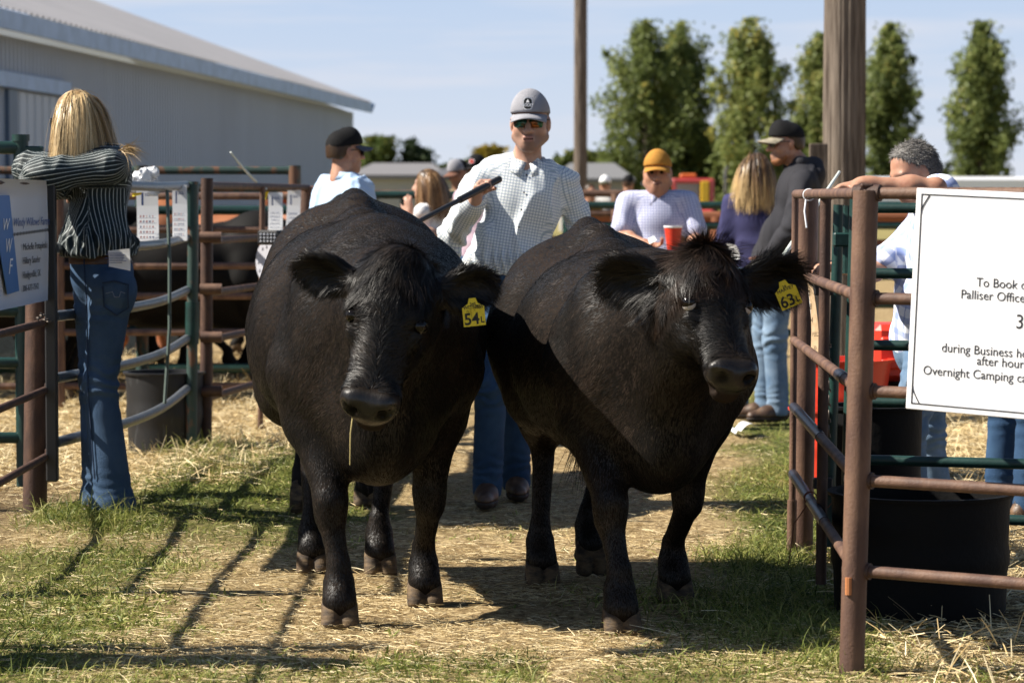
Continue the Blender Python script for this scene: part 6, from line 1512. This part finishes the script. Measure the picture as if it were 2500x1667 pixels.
# ------------------------------------------------------------------ trees
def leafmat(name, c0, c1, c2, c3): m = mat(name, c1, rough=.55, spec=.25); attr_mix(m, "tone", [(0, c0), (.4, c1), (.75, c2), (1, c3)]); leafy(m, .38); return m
M_POP = leafmat("poplar_leaves", (.080, .108, .034), (.170, .210, .062), (.29, .315, .105), (.50, .42, .11))
M_BUSH = leafmat("bush_leaves", (.03, .05, .012), (.07, .10, .022), (.15, .17, .04), (.34, .28, .05))
M_GOLD = leafmat("golden_leaves", (.12, .10, .015), (.24, .18, .02), (.40, .28, .03), (.55, .38, .05))
M_SPR = leafmat("spruce_needles", (.015, .028, .012), (.03, .05, .02), (.05, .075, .03), (.08, .10, .04))
M_BARK = mat("bark", (.12, .095, .07), rough=.9, bump=(20, .8))
def tree(name, label, x, y, h, prof, m, n, seed, leaf=.13, base=.3, group=None, lean=0.0, tops=((0, 0, 1.0),), clump=.42):
    """prof(f) half width at the fraction f of the height"""
    rg = np.random.default_rng(seed); t = thing(name, label, "tree", (x, y, 0), 0, group)
    b = MB(); zz = np.linspace(-.1, h * .93, 9); b.tube([(lean * z / h, 0, z) for z in zz], [.02 * h * (1 - .9 * (i / 8)) + .01 for i in range(9)], 8)
    br = []
    for i in range(60):
        f = base / h + (1 - base / h) * rg.random() ** .9 * .95; a = rg.random() * 6.28; z = f * h * .92; w = prof(f) * (.45 + .75 * rg.random()); tp = tops[i % len(tops)]; c0 = np.array((tp[0] * min(1, f * 2), tp[1], 0)); p0 = np.array((lean * f, 0, z)) + c0 * .5; p1 = c0 + np.array((lean * f + w * math.cos(a), w * math.sin(a), min(z * tp[2] + w * (.9 + .7 * rg.random()), h * .99 * tp[2])))
        b.tube([p0, (p0 + p1) / 2 + (0, 0, -.05 * w), p1], [.012 * h * (1 - f) * .35 + .012, .014, .006], 5); br.append((p0, p1))
    b.build("trunk", M_BARK, t)
    # clumps of leaves along the limbs and through the volume
    C = []
    for p0, p1 in br:
        for g in np.linspace(.35, 1.05, 4): C.append(p0 + (p1 - p0) * g + rg.normal(0, .10, 3) * clump)
    for i in range(int(h * 9)):
        f = rg.random() ** .85; tp = tops[i % len(tops)]; zf = base / h + (1 - base / h) * f; a = rg.random() * 6.28; rr_ = prof(zf) * math.sqrt(rg.random()) * (1.0 if rg.random() < .9 else 1.22)
        C.append(np.array((tp[0] * min(1, zf * 2) + lean * zf + rr_ * math.cos(a), tp[1] + rr_ * math.sin(a), zf * h * tp[2])))
    C = np.array(C); ix = rg.integers(0, len(C), n); cs = clump * (.30 + .9 * rg.random(len(C))) * .50
    P = C[ix] + rg.normal(0, 1, (n, 3)) * cs[ix][:, None] * (.75, .75, 1.0); P[:, 2] = np.clip(P[:, 2], base * .6, h * 1.01)
    D = rg.normal(0, 1, (n, 3)) + (0, 0, -.3); N_ = rg.normal(0, 1, (n, 3)) + np.array((-.3, -.2, .5))
    RV, RF = ribbons(P, D, N_, leaf * (.6 + .8 * rg.random(n)), leaf * .85, seg=2, tip=.25, droop=.3)
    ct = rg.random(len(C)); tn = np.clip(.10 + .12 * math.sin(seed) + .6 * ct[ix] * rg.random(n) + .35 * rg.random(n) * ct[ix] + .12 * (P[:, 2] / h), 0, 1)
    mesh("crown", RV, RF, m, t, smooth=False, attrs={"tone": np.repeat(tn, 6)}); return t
def popf(w): return lambda f: w * (min(1, (1.02 - f) * 1.9) ** .75) * (.62 + .38 * min(1, f * 5))
DP = 150.0
pops = [(1484, 52, 92, 1, "tall poplar of the left-hand clump, left stem", .25), (1568, 46, 72, 2, "tall poplar with yellow top, right stem of the left-hand clump", .5), (1712, 58, 76, 3, "broad poplar in the middle of the row", .3), (1880, 82, 62, 4, "poplar half hidden behind the thick pole", .5), (2062, 50, 66, 5, "slim poplar just right of the thick pole", .3), (2224, 68, 66, 6, "poplar at the right end of the row", .4)]
for u, v, w, sd, lb, gold in pops:
    h = W(u, v, DP)[2]; x = ax(u, DP); ww = w * 1.15 * K / F * DP
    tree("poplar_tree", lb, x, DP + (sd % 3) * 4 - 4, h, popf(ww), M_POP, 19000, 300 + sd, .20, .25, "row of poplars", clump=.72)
for u, v, w, sd, lb in ((1622, 300, 50, 11, "low dark bush between the first poplars"), (1655, 340, 44, 12, "small bush under the middle poplar"), (1420, 352, 40, 13, "green bush left of the poplars"), (2290, 338, 40, 14, "bush at the foot of the right-hand poplar"), (2150, 372, 46, 15, "dark bush between the two right-hand poplars"), (1780, 352, 40, 16, "dark bush behind the hooded man"), (1545, 330, 60, 17, "dense bush behind the man in the tan cap")):
    h = W(u, v, DP)[2]; ww = w * K / F * DP; tree("bush", lb, ax(u, DP), DP + 3, h, lambda f, ww=ww: ww * math.sin(math.pi * min(1, .18 + f * .80)) ** .7, M_POP if sd != 13 else M_BUSH, 6500, 320 + sd, .22, .1, "bushes under the poplars", clump=.6)
for u, v, w, sd, m, lb, nm in ((872, 318, 52, 21, M_BUSH, "rounded green tree right of the barn corner", "round_tree"), (945, 326, 22, 22, M_SPR, "dark spruce on the hill", "spruce_tree"), (972, 346, 16, 23, M_SPR, "smaller spruce on the hill", "spruce_tree"), (1122, 340, 34, 24, M_GOLD, "golden yellow tree beside the handler's shoulder", "golden_tree"), (1085, 372, 40, 25, M_BUSH, "green tree left of the golden one", "round_tree"), (1350, 352, 44, 26, M_BUSH, "green tree behind the utility pole", "round_tree"), (1395, 362, 36, 27, M_GOLD, "yellowing tree left of the poplars", "golden_tree"), (1300, 365, 30, 28, M_BUSH, "green tree at the handler's left shoulder", "round_tree"), (1030, 385, 40, 29, M_BUSH, "green tree in front of the hill", "round_tree")):
    D_ = 240.0; h = W(u, v, D_)[2]; ww = w * K / F * D_
    pf_ = (lambda f, ww=ww: ww * (1.02 - f)) if m is M_SPR else (lambda f, ww=ww: ww * math.sin(math.pi * min(1, .15 + f * .83)) ** .7)
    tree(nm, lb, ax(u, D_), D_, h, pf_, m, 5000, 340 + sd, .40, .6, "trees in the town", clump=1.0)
# ------------------------------------------------------------------ houses
def house(label, u0, u1, vr, ve, D, wallc, roofc, inset=.25):
    x0, x1 = ax(u0, D), ax(u1, D); zr, ze = W(0, vr, D)[2], W(0, ve, D)[2]; t = thing("house", label, "house", ((x0 + x1) / 2, D, 0)); w = (x1 - x0) / 2; dp = 7.0
    b = MB(); b.box((0, dp / 2, ze / 2), (2 * w, dp, ze)); b.build("wall", mat("house_wall", wallc, rough=.8), t)
    o = .35; rg = w * (1 - inset * 1.2); V = [(-w - o, -o, ze), (w + o, -o, ze), (w + o, dp + o, ze), (-w - o, dp + o, ze), (-rg, dp / 2, zr), (rg, dp / 2, zr)]
    V += [(v_[0], v_[1], v_[2] - .16) for v_ in V[:4]]
    mesh("roof", V, [(0, 1, 5, 4), (1, 2, 5), (2, 3, 4, 5), (3, 0, 4), (6, 7, 1, 0), (7, 8, 2, 1), (8, 9, 3, 2), (9, 6, 0, 3), (9, 8, 7, 6)], mat("house_roof", roofc, rough=.85), t, smooth=False)
    for k_ in (-.55, .1, .6):
        b = MB(); b.box((k_ * w, -.03, ze * .55), (w * .16, .06, ze * .4)); o2 = b.build("window", mat("window_frame", (.7, .7, .7)), t); b = MB(); b.box((k_ * w, -.065, ze * .55), (w * .13, .02, ze * .34)); b.build("pane", M_GLASS, o2)
    return t
house("low bungalow with grey hip roof right of the barn", 818, 1015, 372, 402, 110, (.40, .385, .36), (.16, .155, .16))
house("grey-roofed bungalow behind the handler's far shoulder", 1290, 1440, 372, 410, 120, (.30, .29, .28), (.15, .15, .155))
house("small dark-roofed shed behind the woman with brown hair", 1000, 1100, 384, 404, 100, (.34, .34, .34), (.09, .09, .10))
# ------------------------------------------------------------------ trailer and truck
D_ = 88.0; t = thing("stock_trailer", "long white stock trailer behind the grey-haired man", "trailer", (ax(2210, D_), D_, 0)); zt = W(0, 406, D_)[2]; x0, x1 = ax(1978, D_) - ax(2210, D_), ax(2420, D_) - ax(2210, D_)
b = MB(); b.box(((x0 + x1) / 2, 1.2, (zt + .7) / 2), (x1 - x0, 2.4, zt - .7), bev=.10); b.build("trailer_body", mat("white_trailer_paint", (.72, .73, .76), rough=.4), t)
for k_ in range(9):
    b = MB(); b.box((x0 + (x1 - x0) * (.40 + .065 * k_), -.01, zt - .52), (.24, .03, .26), bev=.02); b.build("vent_slot", M_GLASS, t)
b = MB(); b.box(((x0 + x1) / 2, -.012, zt - .85), (x1 - x0 - .3, .02, .06)); b.build("trim_strip", M_GALV, t)
for k_ in (.45, .58):
    b = MB(); b.tube([((x0 + (x1 - x0) * k_), -.02, .38), ((x0 + (x1 - x0) * k_), .25, .38)], .38, 20); b.build("wheel", M_TUB, t)
D_ = 80.0; xc = ax(1592, D_); t = thing("grain_truck", "old red truck with yellow door post and chrome exhaust stack", "truck", (xc, D_, 0)); zt = W(0, 410, D_)[2]; zb = W(0, 476, D_)[2]; w = ax(1640, D_) - xc
M_TRR = mat("red_truck_paint", (.42, .05, .05), rough=.35, coat=.3); M_TRY = mat("yellow_truck_paint", (.75, .45, .02), rough=.4)
b = MB(); b.box((0, 1, zt - .07), (2 * w, 2.0, .14), bev=.05); b.build("cab_roof", M_TRR, t)
b = MB(); b.box((w - .07, .05, (zt + zb) / 2 - .03), (.14, .12, zt - zb), bev=.02); b.build("door_post", M_TRR, t)
b = MB(); b.box((w - .28, .03, (zt + zb) / 2 - .03), (.24, .10, zt - zb - .1), bev=.02); b.build("door_frame", M_TRY, t)
b = MB(); b.box((-.15, .5, (zt + zb) / 2), (2 * w - .5, .03, zt - zb - .1), bev=.01); b.build("windscreen", mat("glare_painted_glass", (.25, .27, .28), rough=.08, spec=.8), t)  # pale base colour stands in for white glare on the glass
b = MB(); b.box((-w + .07, .05, (zt + zb) / 2 - .03), (.12, .12, zt - zb), bev=.02); b.build("windscreen_post", M_TRR, t)
b = MB(); b.box((0, 1, (zb + .5) / 2), (2 * w + .1, 2.2, zb - .5), bev=.12); b.build("cab_body", M_TRR, t)
for sx in (-1, 1):
    b = MB(); b.tube([(sx * w * .8, -.25, .45), (sx * w * .8, .05, .45)], .45, 20); b.build("wheel", M_TUB, t)
b = MB(); b.tube([(w + .38, .6, .6), (w + .38, .6, zt + .22), (w + .42, .55, zt + .34)], .055, 12); b.build("exhaust_stack", M_GALV, t)
b = MB(); b.box((-.1, .9, zt + .08), (.5, .2, .14), bev=.04); b.build("roof_lamp", mat("orange_lamp", (.6, .14, .03), rough=.4), t)
b = MB(); b.box((ax(1755, 76), 76, 1.0), (2.0, 1.6, .5), bev=.12); b.tube([(ax(1755, 76) - .9, 76, .2), (ax(1755, 76) - .9, 76, .9)], .06, 8); b.tube([(ax(1755, 76) + .9, 76, .2), (ax(1755, 76) + .9, 76, .9)], .06, 8); tag(b.build("fuel_tank", M_WHITE), "white tank on legs beyond the green pens", "tank")
